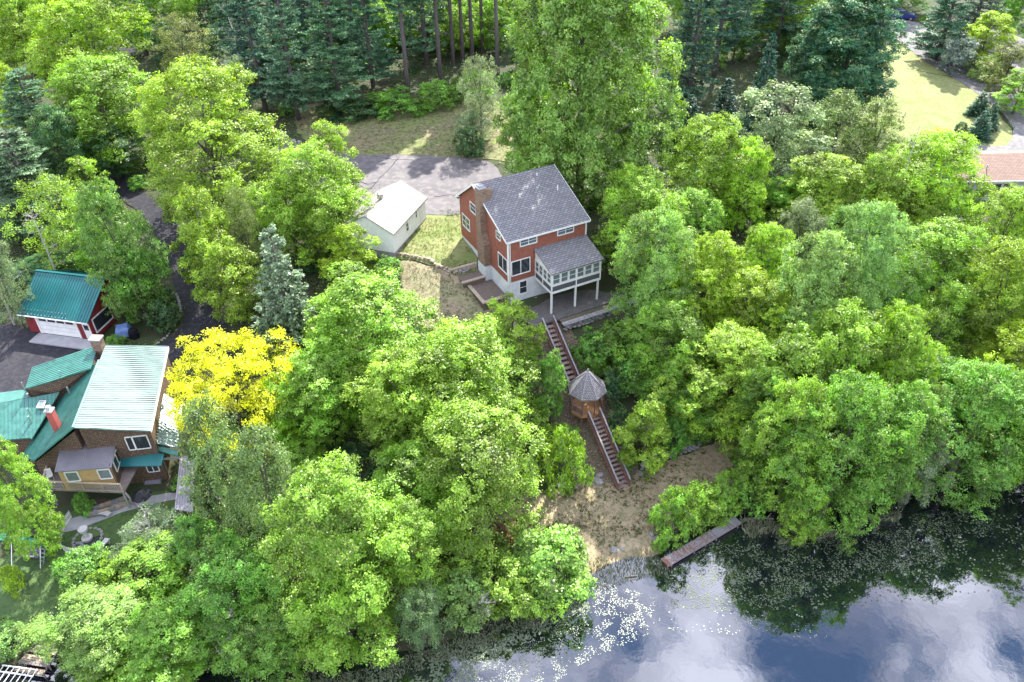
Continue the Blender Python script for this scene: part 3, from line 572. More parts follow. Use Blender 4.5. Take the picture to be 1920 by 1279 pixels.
MB().beam((-.36, -o - .03, rf(-o) - .06), (tl + .2, -o - .03, rf(-o) - .06), .07, .12).build('gutter', M['white'], tg)
gd = MB().mm((1.55, -.05, .04), (6.15 - .0, -.004, 2.2)).build('garage_door', M['white'], tg)
for i in range(4):
    MB().mm((1.75 + i * 1.1, -.075, 1.72), (2.65 + i * 1.1, -.052, 2.02)).build('pane', M['glass'], gd)
for i in range(1, 4): MB().mm((1.58, -.062, .04 + i * .54), (6.12, -.052, .06 + i * .54)).build('panel_joint', M['rail_grey'], gd)
t = MB(); t.mm((1.32, -.09, 0), (1.54, -.002, 2.4)); t.mm((6.16, -.09, 0), (6.38, -.002, 2.4)); t.mm((1.541, -.088, 2.21), (6.159, -.002, 2.4)); t.build('door_frame', M['white'], tg)
dr = MB().mm((7.0, -.05, .05), (7.85, -.004, 2.15)).build('door', M['white'], tg); MB().mm((7.15, -.07, 1.2), (7.7, -.052, 1.85)).build('pane', M['glass'], dr)
window(tg, (tl, 1.9, 1.45), 'v', 3.0, 1.8, (1, 1), .14, out=-1, lab='large dark window with thick white frame')
MB().beam((tl + .25, td / 2 + .1, rf(td / 2) - .1), (tl + .25, td / 2 + 1.2, rf(td / 2) + .35), .07, .07).build('rake_end', M['white'], tg)
MB().mm((-1.1, 1.2, 0), (0, 1.3, 2.2)).mm((-1.25, 1.1, 2.2), (0, 1.4, 2.32)).build('side_wing_wall', M['barnred'], tg)
ap = MB().mm((1.1, -1.75, -.12), (8.4, -.12, .04)).build('concrete_apron', M['concrete'], None); ap.location = TO; ap.rotation_euler = (0, 0, TA); ap['kind'] = 'structure'

# ------------------------------------------------------------ green metal-roofed lakeside house
GH0 = Vector((-37.5, 53.5, .9))
gh = empty('green_roofed_house', GH0, 0, 'sprawling cedar-shingled house with green and pale metal roofs left of the yellow tree', 'house')
def z5(x, y, z): return at(x / 5.562, 630 + y / 5.562, z)
def z3(x, y, z): return at(x / 4.2625, 780 + y / 4.2625, z)
def roof(name, pts, m, ribdir=None, spacing=.3, th=.12, rw=.045, rh=.05):
    ro = MB().slab(pts, th).build(name, m, gh, GH0)
    if ribdir is None: return ro
    P = [Vector(p) for p in pts]; n = (P[1] - P[0]).cross(P[2] - P[0]).normalized(); n = n if n.z > 0 else -n
    d = Vector(ribdir); d = (d - n * d.dot(n)).normalized(); e = n.cross(d)
    q = [((p - P[0]).dot(d), (p - P[0]).dot(e)) for p in P]; lo, hi = min(a[1] for a in q), max(a[1] for a in q); rb = MB(); s_ = lo + spacing * .5
    while s_ < hi:
        xs = []
        for i in range(len(q)):
            (x0, y0), (x1, y1) = q[i], q[(i + 1) % len(q)]
            if (y0 > s_) != (y1 > s_): xs.append(x0 + (s_ - y0) * (x1 - x0) / (y1 - y0))
        xs.sort()
        for a, b in zip(xs[::2], xs[1::2]):
            if b - a > .1: rb.beam(P[0] + d * (a + .02) + e * s_ + n * .015, P[0] + d * (b - .02) + e * s_ + n * .015, rw, rh)
        s_ += spacing
    tag(rb.build('roof_rib', m, ro, GH0), kind='stuff'); return ro
def onplane(keys, pxs):
    A_, B_, C_ = keys; n = (B_ - A_).cross(C_ - A_); o = Vector((0, 0, CAMZ)); out = []
    for x, y in pxs:
        d = z5(x, y, 0) - o; out.append(o + d * ((A_ - o).dot(n) / d.dot(n)))
    return out
RB, RF = z5(1100, 95, 9.0), z5(765, 955, 9.0); EB, EF = z5(1750, 115, 7.7), z5(1565, 990, 7.7)
roof('pale_roof', [RB, RF, EF, EB], M['pale_metal'], EB - RB, .3)
LB, LF = z5(940, 340, 6.9), z5(350, 1290, 6.0); LM = z5(240, 1240, 6.1); LV = z5(600, 690, 6.6)
RM = RB.lerp(RF, .2)
rd = RF - RM; perp = Vector((-rd.y, rd.x, 0)).normalized()
roof('left_roof', [RM, RF] + onplane((RM, RF, z5(350, 1300, 5.9)), [(350, 1300), (235, 1250), (330, 1075), (590, 700), (800, 440)]), M['green_metal'], perp, .3)
ky = (z5(335, 325, 7.9), z5(955, 115, 8.75), z5(260, 552, 7.9))
roof('loft_roof', onplane(ky, [(335, 325), (955, 115), (1000, 170), (945, 340), (260, 552)]), M['green_metal'], z5(955, 115, 8.75) - z5(335, 325, 7.9), .3)
# clerestory under the loft roof
MB().slab([z5(262, 552, 7.9), z5(940, 345, 8.6), z5(800, 450, 7.5), z5(590, 600, 6.8), z5(330, 640, 6.3)], .1, (0, .9, 0)).build('clerestory_wall', M['cedar'], gh, GH0)
ky = (z5(-60, 712, 7.0), z5(330, 640, 7.0), z5(-60, 1092, 5.6))
roof('wing_roof', onplane(ky, [(-60, 712), (330, 640), (620, 585), (330, 1075), (310, 1062), (-60, 1092)]), M['green_metal'], ky[2] - ky[0], .33)
roof('wing_back_roof', [z5(-60, 598, 6.5), z5(240, 560, 6.5), z5(330, 636, 7.0), z5(-60, 708, 7.0)], M['green_metal'], None)
roof('side_roof', [z5(1710, 600, 6.2), z5(1900, 720, 5.3), z5(1850, 1165, 4.9), z5(1600, 1110, 5.6)], M['pale_metal'], z5(1900, 720, 5.3) - z5(1710, 600, 6.2), .3)
roof('lower_roof', [z5(1560, 1130, 5.3), z5(1855, 1190, 4.7), z5(1850, 1250, 4.5), z5(1545, 1165, 5.0)], M['green_metal'], None)
# main walls
def prism_walls(name, foot, zt, zb, m):
    w = MB(); n = len(foot)
    for i in range(n):
        a, b = foot[i], foot[(i + 1) % n]; za, zb2 = zt[i], zt[(i + 1) % n]
        w.poly([(a.x, a.y, zb), (b.x, b.y, zb), (b.x, b.y, zb2), (a.x, a.y, za)])
    return w.build(name, m, gh, GH0)
c0 = (RB + EF) / 2
ins = lambda p, k=.94: Vector((c0.x + (p.x - c0.x) * k, c0.y + (p.y - c0.y) * k, 0))
prism_walls('main_wall', [ins(RF), ins(EF), ins(EB), ins(RB)], [8.75, 7.6, 7.6, 8.75], .7, M['cedar'])
A, B, C, D = z5(300, 1250, 6), z5(620, 960, 7.4), z5(800, 560, 7.6), z5(350, 660, 6.2)
prism_walls('left_wall', [Vector((A.x, A.y + .3, 0)), Vector((RF.x - .3, RF.y + .3, 0)), Vector((RM.x, RM.y, 0)), Vector((D.x, D.y, 0))], [4.9, 8.3, 8.3, 4.6], .7, M['cedar'])
A, B, C = z5(-60, 1075, 5.5), z5(300, 1045, 5.5), z5(240, 575, 6.4); D = z5(-60, 610, 6.4)
prism_walls('wing_wall', [Vector((p.x, p.y + .25 * (1 if i < 2 else -1), 0)) for i, p in enumerate((A, B, C, D))], [5.45, 5.45, 6.3, 6.3], 1.2, M['cedar'])
A, B, C, D = z5(350, 340, 7.7), z5(940, 140, 8.4), z5(930, 350, 8.3), z5(290, 545, 7.8)
prism_walls('loft_wall', [Vector((p.x, p.y, 0)) for p in (D, C, B, A)], [7.85, 8.5, 8.45, 7.75], 3.5, M['cedar'])
# fascias, chimneys, vents
MB().beam(EB + Vector((.06, 0, -.08)), EF + Vector((.06, 0, -.08)), .07, .24).build('fascia_board', M['white'], gh, GH0)
MB().beam(RM + Vector((-.05, 0, .03)), RF + Vector((-.05, 0, .03)), .2, .05).build('ridge_cap', M['pale_metal'], gh, GH0)
cb = z5(1025, 130, 8.9)
ck = MB().box((cb.x + .1, cb.y + .1, 8.7), (.9, .75, 2.6), rz=R(-5)).build('back_chimney', M['chimbrick'], gh, GH0); MB().box((cb.x + .1, cb.y + .1, 10.05), (1.1, .9, .15), rz=R(-5)).build('chimney_cap', M['concrete'], ck, GH0)
cb = z5(590, 930, 7.6)
ck = MB().box((cb.x, cb.y, 7.9), (.55, .55, 2.8)).build('front_chimney', M['redbrick'], gh, GH0); MB().box((cb.x, cb.y, 9.36), (.66, .66, .12)).box((cb.x, cb.y, 9.6), (.34, .34, .36)).build('chimney_pot', M['stone_pale'], ck, GH0)
def pipe(x, y, z, h, r=.06):
    p = z5(x, y, z); MB().tube([p - Vector((0, 0, .4)), p + Vector((0, 0, h))], r, 8).build('vent_pipe', M['chrome'], gh, GH0)
pipe(640, 415, 8.4, .6, .05); pipe(255, 545, 8.0, .7, .05); pipe(715, 570, 7.3, .45, .09); pipe(310, 805, 6.5, .6); pipe(315, 880, 6.3, .5, .08); pipe(300, 625, 7.0, .3, .12); pipe(1505, 480, 7.9, .35, .04); pipe(1700, 745, 6.0, .4, .09)
p = z5(432, 715, 6.75); MB().box(p, (.62, .8, .16), rx=R(12)).build('skylight', M['white'], gh, GH0); MB().box(p + Vector((0, -.02, .1)), (.48, .64, .04), rx=R(12)).build('skylight_pane', M['pglass'], gh, GH0)
# bay with porch roof on the front
PR = [z3(500, 180, 6.3), z3(945, 125, 6.3), z3(890, 410, 5.85), z3(435, 447, 5.85)]
roof('porch_roof', PR, M['grey_metal'], PR[2] - PR[1], .16, .08, .05, .035)
def quadwall(name, a, b, zt, zb, m, th=.08, parent=None):
    d = Vector((b.x - a.x, b.y - a.y, 0)).normalized(); n_ = Vector((d.y, -d.x, 0))
    return MB().slab([(a.x, a.y, zb), (b.x, b.y, zb), (b.x, b.y, zt), (a.x, a.y, zt)], th, tuple(-n_)).build(name, m, parent or gh, GH0)
c1 = (PR[0] + PR[2]) / 2; pi = [Vector((c1.x + (p.x - c1.x) * .93, c1.y + (p.y - c1.y) * .93, 0)) for p in PR]
FZ = 3.4
quadwall('bay_wall', pi[3], pi[2], 5.75, FZ, M['tan']); quadwall('bay_wall', pi[2], pi[1], 5.9, FZ, M['cedar']); quadwall('bay_wall', pi[0], pi[3], 5.9, FZ, M['cedar'])
def frame_on(a, b, t0, t1, z0, z1, nx=1, name='window', glass=None, out=.06):
    d = Vector((b.x - a.x, b.y - a.y, 0)); n_ = Vector((d.y, -d.x, 0)).normalized(); p0, p1 = a + d * t0 + n_ * out, a + d * t1 + n_ * out
    p0.z = p1.z = 0; f = MB(); Z = Vector((0, 0, 1))
    for zz in (z0, z1): f.beam(p0 + Z * zz, p1 + Z * zz, .08, .09)
    for i in range(nx + 1): q = p0.lerp(p1, i / nx); f.beam(q + Z * (z0 + .046), q + Z * (z1 - .046), .078, .078)
    wo = f.build(name, M['white'], gh, GH0)
    MB().slab([p0 + Z * (z0 + .04), p1 + Z * (z0 + .04), p1 + Z * (z1 - .04), p0 + Z * (z1 - .04)], .02, tuple(-n_)).build('pane', glass or M['glass'], wo, GH0)
frame_on(pi[3], pi[2], .12, .36, 4.5, 5.6, 1, glass=M['pglass']); frame_on(pi[3], pi[2], .74, .97, 4.5, 5.6, 1, glass=M['pglass'])
frame_on(pi[2], pi[1], .2, .95, 4.4, 5.7, 3)
a_, b_ = ins(RF), ins(EF)
frame_on(a_, b_, .60, .70, 5.5, 7.0, 1); frame_on(a_, b_, .71, .93, 5.5, 7.0, 1, out=.063)
frame_on(a_, b_, .74, .92, 2.6, 3.9, 2)
MB().slab([Vector((b_.x - 3.4, b_.y - .05, 4.7)), Vector((b_.x + .5, b_.y - .05, 4.7)), Vector((b_.x + .5, b_.y - 1.1, 4.25)), Vector((b_.x - 3.4, b_.y - 1.1, 4.25))], .08).build('lower_awning_roof', M['teal'], gh, GH0)
# balcony
bal = [z3(335, 522, FZ + 1), z3(405, 285, FZ + 1)]; BL = Vector((bal[0].x, bal[0].y, 0)); BBk = Vector((bal[1].x, bal[1].y, 0)); q = z3(960, 545, FZ + 1); BRt = Vector((q.x, q.y, 0)); BR2 = Vector((BRt.x + .15, BRt.y + 4.0, 0))
MB().slab([(BL.x, BL.y, FZ), (BRt.x, BRt.y, FZ), (BR2.x, BR2.y, FZ), (BBk.x, BBk.y, FZ)], .16).build('balcony_floor', M['wood'], gh, GH0)
def railing(pts, z, name='balcony_railing', h=1.0, sp=.16, parent=gh, off=GH0, mt=None, mb=None):
    mt = mt or M['deckwood']; mb = mb or M['rail_grey']; t = MB(); bl = MB()
    for a, b in zip(pts, pts[1:]):
        A_, B_ = Vector((a.x, a.y, z)), Vector((b.x, b.y, z)); Z = Vector((0, 0, 1)); L_ = (B_ - A_).length
        t.beam(A_ + Z * h, B_ + Z * h, .16, .05).beam(A_ + Z * .1, B_ + Z * .1, .06, .06)
        n_ = max(1, int(L_ / 1.7))
        for i in range(n_ + 1): q_ = A_.lerp(B_, i / n_); t.beam(q_, q_ + Z * (h - .03), .1, .1)
    ro = t.build(name, mt, parent, off)
    for a, b in zip(pts, pts[1:]):
        A_, B_ = Vector((a.x, a.y, z)), Vector((b.x, b.y, z)); L_ = (B_ - A_).length; n_ = int(L_ / sp)
        for i in range(1, n_): q_ = A_.lerp(B_, i / n_); MB().beam(q_ + Vector((0, 0, .12)), q_ + Vector((0, 0, h - .03)), .035, .035).build('baluster', mb, ro, off)
    return ro
railing([BBk, BL, BRt], FZ)
for q in ((BL + Vector((.15, .15, 0))), BRt + Vector((-.2, .2, 0))):
    MB().beam((q.x, q.y, .5), (q.x, q.y, FZ - .16), .13, .13).build('balcony_post', M['rail_grey'], gh, GH0)
MB().beam((BRt.x + .1, BRt.y, FZ), (BRt.x + 1.9, BRt.y - 1.4, 1.2), .12, .12).build('stair_stringer', M['wood'], gh, GH0)
# right-hand annex
AN = [z3(1440, 310, 4.0), z3(1560, 330, 4.0), z3(1540, 770, 3.6), z3(1395, 745, 3.6)]
roof('annex_roof', AN, M['grey_metal'], AN[3] - AN[0], .22, .08)
quadwall('annex_wall', Vector((AN[3].x + .2, AN[3].y + .2, 0)), Vector((AN[0].x + .1, AN[0].y - .2, 0)), 3.6, .8, M['cedar']); quadwall('annex_wall', Vector((AN[3].x + .2, AN[3].y + .2, 0)), Vector((AN[2].x, AN[2].y + .2, 0)), 3.5, .8, M['cedar'])
q0, q1 = z3(1290, 330, 3.9), z3(1330, 430, 3.0)
MB().beam((q0.x, q0.y, .8), (q0.x, q0.y, 3.8), .14, .14).beam((q0.x, q0.y, 3.7), (q0.x + 1.6, q0.y + .1, 3.7), .1, .25).build('pergola_post', M['rail_grey'], gh, GH0)
# garden terrace in front, furniture
P = [z3(620, 760, 1.1), z3(740, 790, 1.1), z3(1060, 690, 1.1), z3(1420, 690, 1.1), z3(1440, 540, 1.1), z3(980, 520, 1.1), z3(620, 640, 1.1)]
MB().slab(P, .5).build('brick_patio', brick_mat('red_brick_paving', (0.17, 0.085, 0.075), (0.12, 0.065, 0.065), (0.07, 0.06, 0.06), .4, .3, .03), None)
bpy.data.objects['brick_patio']['kind'] = 'structure'
st = empty('garden_wall', z3(740, 785, 1.0), 0, 'low mauve brick planter wall between the patio and the shaded garden lawn', 'garden wall')
for (a, b) in (((740, 785), (1060, 690)), ((740, 745), (1000, 655)), ((720, 730), (730, 790))):
    A_, B_ = z3(*a, 1.3), z3(*b, 1.3); n = max(1, int((B_ - A_).length / .45))
    for i in range(n): MB().beam(A_.lerp(B_, (i + .03) / n), A_.lerp(B_, (i + .97) / n), .26, .34).build('brick', M['stone_tan'] if i % 3 else M['stone'], st, st.location)
def table_umbrella():
    p = at(265, 928, 3.2); p.z = 1.1; e_ = empty('patio_umbrella', p, 0, 'black round patio umbrella open over the stone terrace', 'umbrella')
    MB().lathe((0, 0, 0), [(.25, 0), (.25, .1), (.03, .12), (.03, 2.3)], 12).build('pole', M['chrome'], e_)
    c = MB(); n = 8; R_ = .9
    for i in range(n):
        a, b = 2 * math.pi * i / n, 2 * math.pi * (i + 1) / n
        c.slab([(0, 0, 2.45), (R_ * math.cos(a), R_ * math.sin(a), 2.05), (R_ * math.cos(b), R_ * math.sin(b), 2.05)], .02)
    c.build('canopy', M['dark'], e_)
table_umbrella()
def bench_seat(x, y, z, rz, lab, m, wdt=1.5, cat='sofa', name='patio_sofa'):
    p = z3(x, y, z); e_ = empty(name, p, rz, lab, cat)
    MB().mm((-wdt / 2, -.4, .25), (wdt / 2, .3, .42)).build('seat', m, e_); MB().box((0, .36, .65), (wdt, .12, .55), rx=R(-12)).build('backrest', m, e_)
    for sx in (-1, 1):
        MB().mm((sx * wdt / 2 - .04, -.4, 0), (sx * wdt / 2 + .04, -.32, .6)).build('leg', M['chrome'], e_); MB().mm((sx * wdt / 2 - .05, -.4, .6), (sx * wdt / 2 + .05, .35, .65)).build('armrest', M['chrome'], e_)
bench_seat(1240, 535, 1.1, R(5), 'grey cushioned patio sofa against the brick terrace right of the green tub', M['greyfabric'])
e_ = empty('patio_table', z3(1140, 400, 2.2), R(12), 'grey slatted table top with pale frame under the teal awning', 'table')
MB().mm((-.75, -.5, .68), (.75, .5, .72)).build('frame', M['white'], e_)
for i in range(9): MB().mm((-.68 + i * .155, -.45, .721), (-.56 + i * .155, .45, .75)).build('slat', M['greyfabric'], e_)
for sx in (-1, 1):
    for sy in (-1, 1): MB().mm((sx * .68 - .03, sy * .42 - .03, -1.1), (sx * .68 + .03, sy * .42 + .03, .68)).build('leg', M['white'], e_)
tb = MB().lathe((0, 0, 0), [(.3, 0), (.38, .45), (.42, .46), (.42, .52), (.34, .52), (.3, .2), (.01, .18)], 18).build('tub', M['greenplastic']); tb.location = z3(1155, 500, 1.1); tag(tb, 'round green plastic tub on the brick terrace', 'tub')
ct = empty('balcony_chair', z3(435, 360, FZ), 0, 'teal chair at the back left corner of the balcony', 'chair')
MB().lathe((0, 0, .4), [(.28, 0), (.32, .06)], 14).build('seat', M['teal_cloth'], ct); MB().lathe((0, .25, .5), [(.05, 0), (.3, .1), (.3, .4), (.05, .5)], 10).build('backrest', M['teal_cloth'], ct)
for a in range(4): MB().mm((.2 * math.cos(a * 1.57 + .78) - .02, .2 * math.sin(a * 1.57 + .78) - .02, 0), (.2 * math.cos(a * 1.57 + .78) + .02, .2 * math.sin(a * 1.57 + .78) + .02, .4)).build('leg', M['chrome'], ct)
cc = empty('folding_chair', z3(410, 505, FZ + .1), R(30), 'white folding chair in the front left corner of the balcony', 'chair')
MB().box((0, 0, .45), (.5, .5, .04)).build('seat', M['white'], cc); MB().box((0, .28, .75), (.5, .04, .5), rx=R(-15)).build('backrest', M['white'], cc)
for sx in (-1, 1): MB().beam((sx * .22, -.25, 0), (sx * .22, .25, .5), .03, .03).build('leg', M['white'], cc); MB().beam((sx * .19, .25, 0), (sx * .19, -.25, .5), .03, .03).build('leg', M['white'], cc)

# round garden: benches, fountain, picket fence
def zf7(x, y, z=.95): return at(x / 7.385, 950 + y / 7.385, z)
fc = zf7(1210, 440, .85); fc.z = hz(fc.x, fc.y)
ft = empty('garden_fountain', fc, 0, 'pale stone urn on a pedestal in a round stone basin in the shaded garden', 'fountain')
MB().lathe((0, 0, 0), [(.42, 0), (.45, .3), (.2, .4), (.16, .9), (.34, 1.1), (.4, 1.4), (.3, 1.42), (.1, 1.3)], 18).build('urn', M['stone_pale'], ft, smooth=False)
for i in range(18):
    a = 2 * math.pi * i / 18; k = rock('basin_stone', ft, (1.15 * math.cos(a), 1.15 * math.sin(a), .1), (.4, .3, .3)); k.rotation_euler.z = a + 1.57
MB().lathe((0, 0, .02), [(1.0, 0), (1.0, .06)], 20).build('basin_water', M['glass'], ft)
def curved_bench(mid, a0, a1, rad, lab):
    p = mid.copy(); p.z = hz(p.x, p.y); e_ = empty('curved_bench', p, 0, lab, 'bench', 'curved stone benches round the fountain'); c = fc - p
    s = MB(); n = 7
    for i in range(n):
        t0, t1 = a0 + (a1 - a0) * i / n, a0 + (a1 - a0) * (i + 1) / n
        s.slab([(c.x + r_ * math.cos(t), c.y + r_ * math.sin(t), .5) for r_, t in ((rad, t0), (rad + .45, t0), (rad + .45, t1), (rad, t1))], .1)
    s.build('seat', M['stone_pale'], e_)
    for t in (a0 + .08, a1 - .08): MB().box((c.x + (rad + .22) * math.cos(t), c.y + (rad + .22) * math.sin(t), .2), (.38, .2, .4), rz=t).build('leg', M['stone_pale'], e_)
curved_bench(zf7(1160, 220, .9), R(62), R(112), 2.3, 'curved stone bench behind the fountain, nearer the house')
curved_bench(zf7(1340, 520, .9), R(-62), R(-8), 1.7, 'curved stone bench in front of the fountain, by the dark hedge')
pk = empty('picket_fence', zf7(840, 520, .9), 0, 'curved white picket fence sweeping round the left of the fountain garden', 'fence')
pp = [Vector(zf7(x, y, .9)) for x, y in ((1000, 160), (930, 260), (880, 340), (850, 420), (835, 490), (850, 560), (900, 610), (970, 640), (1080, 660), (1200, 680))]
for p in pp: p.z = hz(p.x, p.y)
MM = MB(); PP = []
for a, b in zip(pp, pp[1:]):
    n = max(1, round((b - a).length / .13)); PP += [a.lerp(b, i / n) for i in range(n)]
    MM.beam(a + Vector((0, 0, .25)), b + Vector((0, 0, .25)), .03, .07).beam(a + Vector((0, 0, .75)), b + Vector((0, 0, .75)), .03, .07)
MM.build('rail', M['white'], pk, pk.location)
pm = MB().mm((-.035, -.012, .05), (.035, .012, .95)).mesh('picket', M['white'])
for i, p in enumerate(PP):
    d = (PP[min(i + 1, len(PP) - 1)] - PP[max(i - 1, 0)]); link('picket', pm, pk, p - pk.location, math.atan2(d.y, d.x))
sw = empty('garden_swing', zf7(440, 760, .6), R(-6), 'garden swing seat with mauve cushions hanging under a long green canopy', 'garden swing')
sw.location.z = hz(sw.location.x, sw.location.y)
MB().slab([(-4.2, 1.2, 2.0), (1.35, .7, 2.0), (1.35, .1, 1.9), (-4.2, .6, 1.9)], .06).build('canopy', M['teal_cloth'], sw)
MB().box((0, .25, .55), (1.8, .65, .14)).build('seat', M['mauve'], sw); MB().box((0, .6, .9), (1.8, .12, .6), rx=R(-15)).build('backrest', M['mauve'], sw)
for sx in (-1.25, 1.25):
    for sy in (-.7, 1.2): MB().beam((sx, sy, 0), (sx, .5, 1.9), .06, .06).build('leg', M['chrome'], sw)
la = empty('blue_ladder', zf7(650, 700, .8), R(-12), 'slim blue and white frame standing right of the garden swing', 'ladder')
for x in (-.16, .16): MB().beam((x, -.6, 0), (x, .5, 1.7), .06, .05).build('rail', M['blue_tarp'], la)
for i in range(6): t_ = (i + .5) / 6; MB().beam((-.16, -.6 + 1.1 * t_, 1.7 * t_), (.16, -.6 + 1.1 * t_, 1.7 * t_), .04, .04).build('rung', M['white'], la)
gb = MB().lathe((0, 0, 0), [(.12, 0), (.05, .2), (.05, .5), (.18, .6), (.22, .78), (.15, .95), (.02, 1.0)], 14).build('gazing_ball', M['pad_pale'], smooth=True); gb.location = zf7(800, 355, .9); tag(gb, 'pale green glass ball on a stand outside the picket fence', 'ornament')

# covered grill and tarp next to the garages
g_ = gp(234, 628); e_ = empty('covered_cart', g_, R(20), 'object under a crumpled blue tarp beside the red garage', 'tarp')
tp = MB(); n = 10; V = []
for j in range(n + 1):
    for i in range(n + 1):
        x, y = (i / n - .5) * 1.9, (j / n - .5) * 1.5; d = max(abs(x) / .95, abs(y) / .75); z = 1.15 if d < .72 else 1.15 - (d - .72) * 3.6
        V.append((x * (.95 if d > .72 else 1), y, max(.04, z + .1 * noise.noise(Vector((x * 3, y * 3, 1))))))
tp.v = V; tp.f = [(j * (n + 1) + i, j * (n + 1) + i + 1, (j + 1) * (n + 1) + i + 1, (j + 1) * (n + 1) + i) for j in range(n) for i in range(n)]
tp.build('tarp', M['blue_tarp'], e_); MB().mm((-.6, -.45, 0), (.6, .45, .9)).build('cart', M['dark'], e_)
e_ = empty('covered_grill', gp(253, 633), 0, 'barbecue under a black cover next to the blue tarp', 'barbecue')
MB().lathe((0, 0, 0), [(.5, 0), (.52, .8), (.42, 1.05), (.1, 1.15)], 10).build('cover', M['dark'], e_, smooth=False); MB().beam((.45, -.1, .7), (.75, -.1, .7), .3, .04).build('side_shelf', M['dark'], e_)

# ------------------------------------------------------------ gazebo and stairs
GZ = Vector((7.0, 57.25, 3.4))
gz = empty('gazebo', GZ, R(22.5 + 3), 'small octagonal gazebo with grey wood-shingled roof halfway down the stairs', 'gazebo')
N8 = [2 * math.pi * i / 8 for i in range(8)]; oc = lambda r, z: [(r * math.cos(a), r * math.sin(a), z) for a in N8]
rr = MB(); e = oc(1.9, 2.25)
for i in range(8): rr.slab([(0, 0, 4.4), e[i], e[(i + 1) % 8]], .09)
rr.build('roof', M['wood_shingle'], gz)
hp = MB()
for i in range(8): hp.beam((0, 0, 4.43), (e[i][0], e[i][1], e[i][2] + .03), .12, .04)
hp.build('hip_shingles', M['wood_grey'], gz); MB().lathe((0, 0, 4.38), [(.1, 0), (.1, .12), (.03, .25)], 8).build('finial', M['wood_grey'], gz)
MB().slab(oc(1.62, .02), .22).build('floor', M['gazefloor'], gz)
pr = oc(1.55, 0)
for i in range(8):
    MB().beam((pr[i][0], pr[i][1], -1.9 if i in (4, 5, 6, 7, 0) else -1.0), (pr[i][0], pr[i][1], 2.3), .1, .1).build('post', M['wood_red'], gz)
for i in range(8):
    a, b = Vector(pr[i]), Vector(pr[(i + 1) % 8]); mid = (a + b) / 2; ang = math.degrees(math.atan2(mid.y, mid.x)) + 25.5
    if abs((ang - 113 + 180) % 360 - 180) < 26 or abs((ang + 64 + 180) % 360 - 180) < 26: continue
    MB().beam(a + Vector((0, 0, .9)), b + Vector((0, 0, .9)), .14, .05).beam(a + Vector((0, 0, .1)), b + Vector((0, 0, .1)), .06, .08).build('railing', M['wood_grey'], gz)
    n = 7
    for k_ in range(1, n): q = a.lerp(b, k_ / n); MB().beam(q + Vector((0, 0, .14)), q + Vector((0, 0, .88)), .09, .03).build('baluster', M['wood_red'], gz)
    MB().slab([a + Vector((0, 0, .0)), b + Vector((0, 0, .0)), b + Vector((0, 0, -.45)), a + Vector((0, 0, -.45))], .04, tuple(mid.normalized() * -1)).build('skirt_board', M['wood_red'], gz)
def stairs(a, b, n, wdt, label):
    a, b = Vector(a), Vector(b); root = empty('stair_flight', a, 0, label, 'staircase'); d = b - a; hd = Vector((d.x, d.y, 0)); run = hd.length / n; hd.normalize(); sd = Vector((-hd.y, hd.x, 0)); rise = d.z / n; rz = math.atan2(hd.y, hd.x)
    tm = MB().box((0, 0, 0), (run * .78, wdt - .1, .05)).mesh('tread', M['tread'])
    rm_ = MB().box((0, 0, 0), (.03, wdt - .12, abs(rise) * .5)).mesh('riser', M['wood_red'])
    for i in range(n):
        c = hd * run * (i + .5) + Vector((0, 0, rise * (i + 1) + .0)); link('tread', tm, root, c, rz)
    for s_ in (-1, 1):
        o_ = sd * s_ * wdt / 2
        MB().beam(o_ + Vector((0, 0, -.12)), o_ + d + Vector((0, 0, -.12)), .06, .3).build('stringer', M['wood_red'], root)
        MB().beam(o_ + Vector((0, 0, .93)), o_ + d + Vector((0, 0, .93)), .15, .045).build('handrail', M['wood_grey'], root)
        MB().beam(o_ + Vector((0, 0, .2)), o_ + d + Vector((0, 0, .2)), .04, .08).build('lower_rail', M['wood_red'], root)
        m_ = 5
        for i in range(m_ + 1): q = o_ + d * (i / m_); MB().beam(q + Vector((0, 0, -.9)), q + Vector((0, 0, .92)), .09, .09).build('post', M['wood_red'], root)
        bm_ = MB().mm((-.05, -.015, .22), (.05, .015, .9)).mesh('baluster', M['wood_red']); nb = int(d.length / .2)
        for i in range(1, nb): link('baluster', bm_, root, o_ + d * (i / nb), rz)
stairs((3.72, 66.6, 6.5), (6.28, 59.0, 3.45), 15, 1.2, 'upper flight of red-brown wooden stairs from the patio to the gazebo')
stairs((7.58, 55.75, 3.4), (9.98, 49.95, -.25), 17, 1.2, 'lower flight of red-brown wooden stairs from the gazebo to the beach')

# ------------------------------------------------------------ docks
def dock(name, a, b, wdt, label, m, step=.17, z=None, skip=()):
    a, b = Vector(a), Vector(b); root = empty(name, a, 0, label, 'dock'); d = b - a; L_ = d.length; x = d.normalized(); rz = math.atan2(d.y, d.x); y = Vector((-x.y, x.x, 0)); n = int(L_ / step)
    pm_ = [MB().box((0, 0, 0), (step * .9, wdt, .05)).mesh('plank', mm_) for mm_ in (m, M['wood'])]
    for i in range(n):
        if i in skip: continue
        k = link('plank', pm_[rng.random() < .25], root, x * (i + .5) * step + y * rng.uniform(-.03, .03) + Vector((0, 0, rng.uniform(-.008, .008))), rz + rng.uniform(-.015, .015))
    for s_ in (-1, 1):
        MB().beam(y * s_ * (wdt / 2 - .08) + Vector((0, 0, -.13)), d + y * s_ * (wdt / 2 - .08) + Vector((0, 0, -.13)), .06, .18).build('joist', M['wood'], root)
        for t in (.05, .35, .65, .95): q = d * t + y * s_ * (wdt / 2 - .02); MB().tube([q + Vector((0, 0, -1.2)), q + Vector((0, 0, .08))], .06, 8).build('piling', M['wood'], root)
    return root, x, y
def dk(px, py): return at(px, py, WATER + .35)
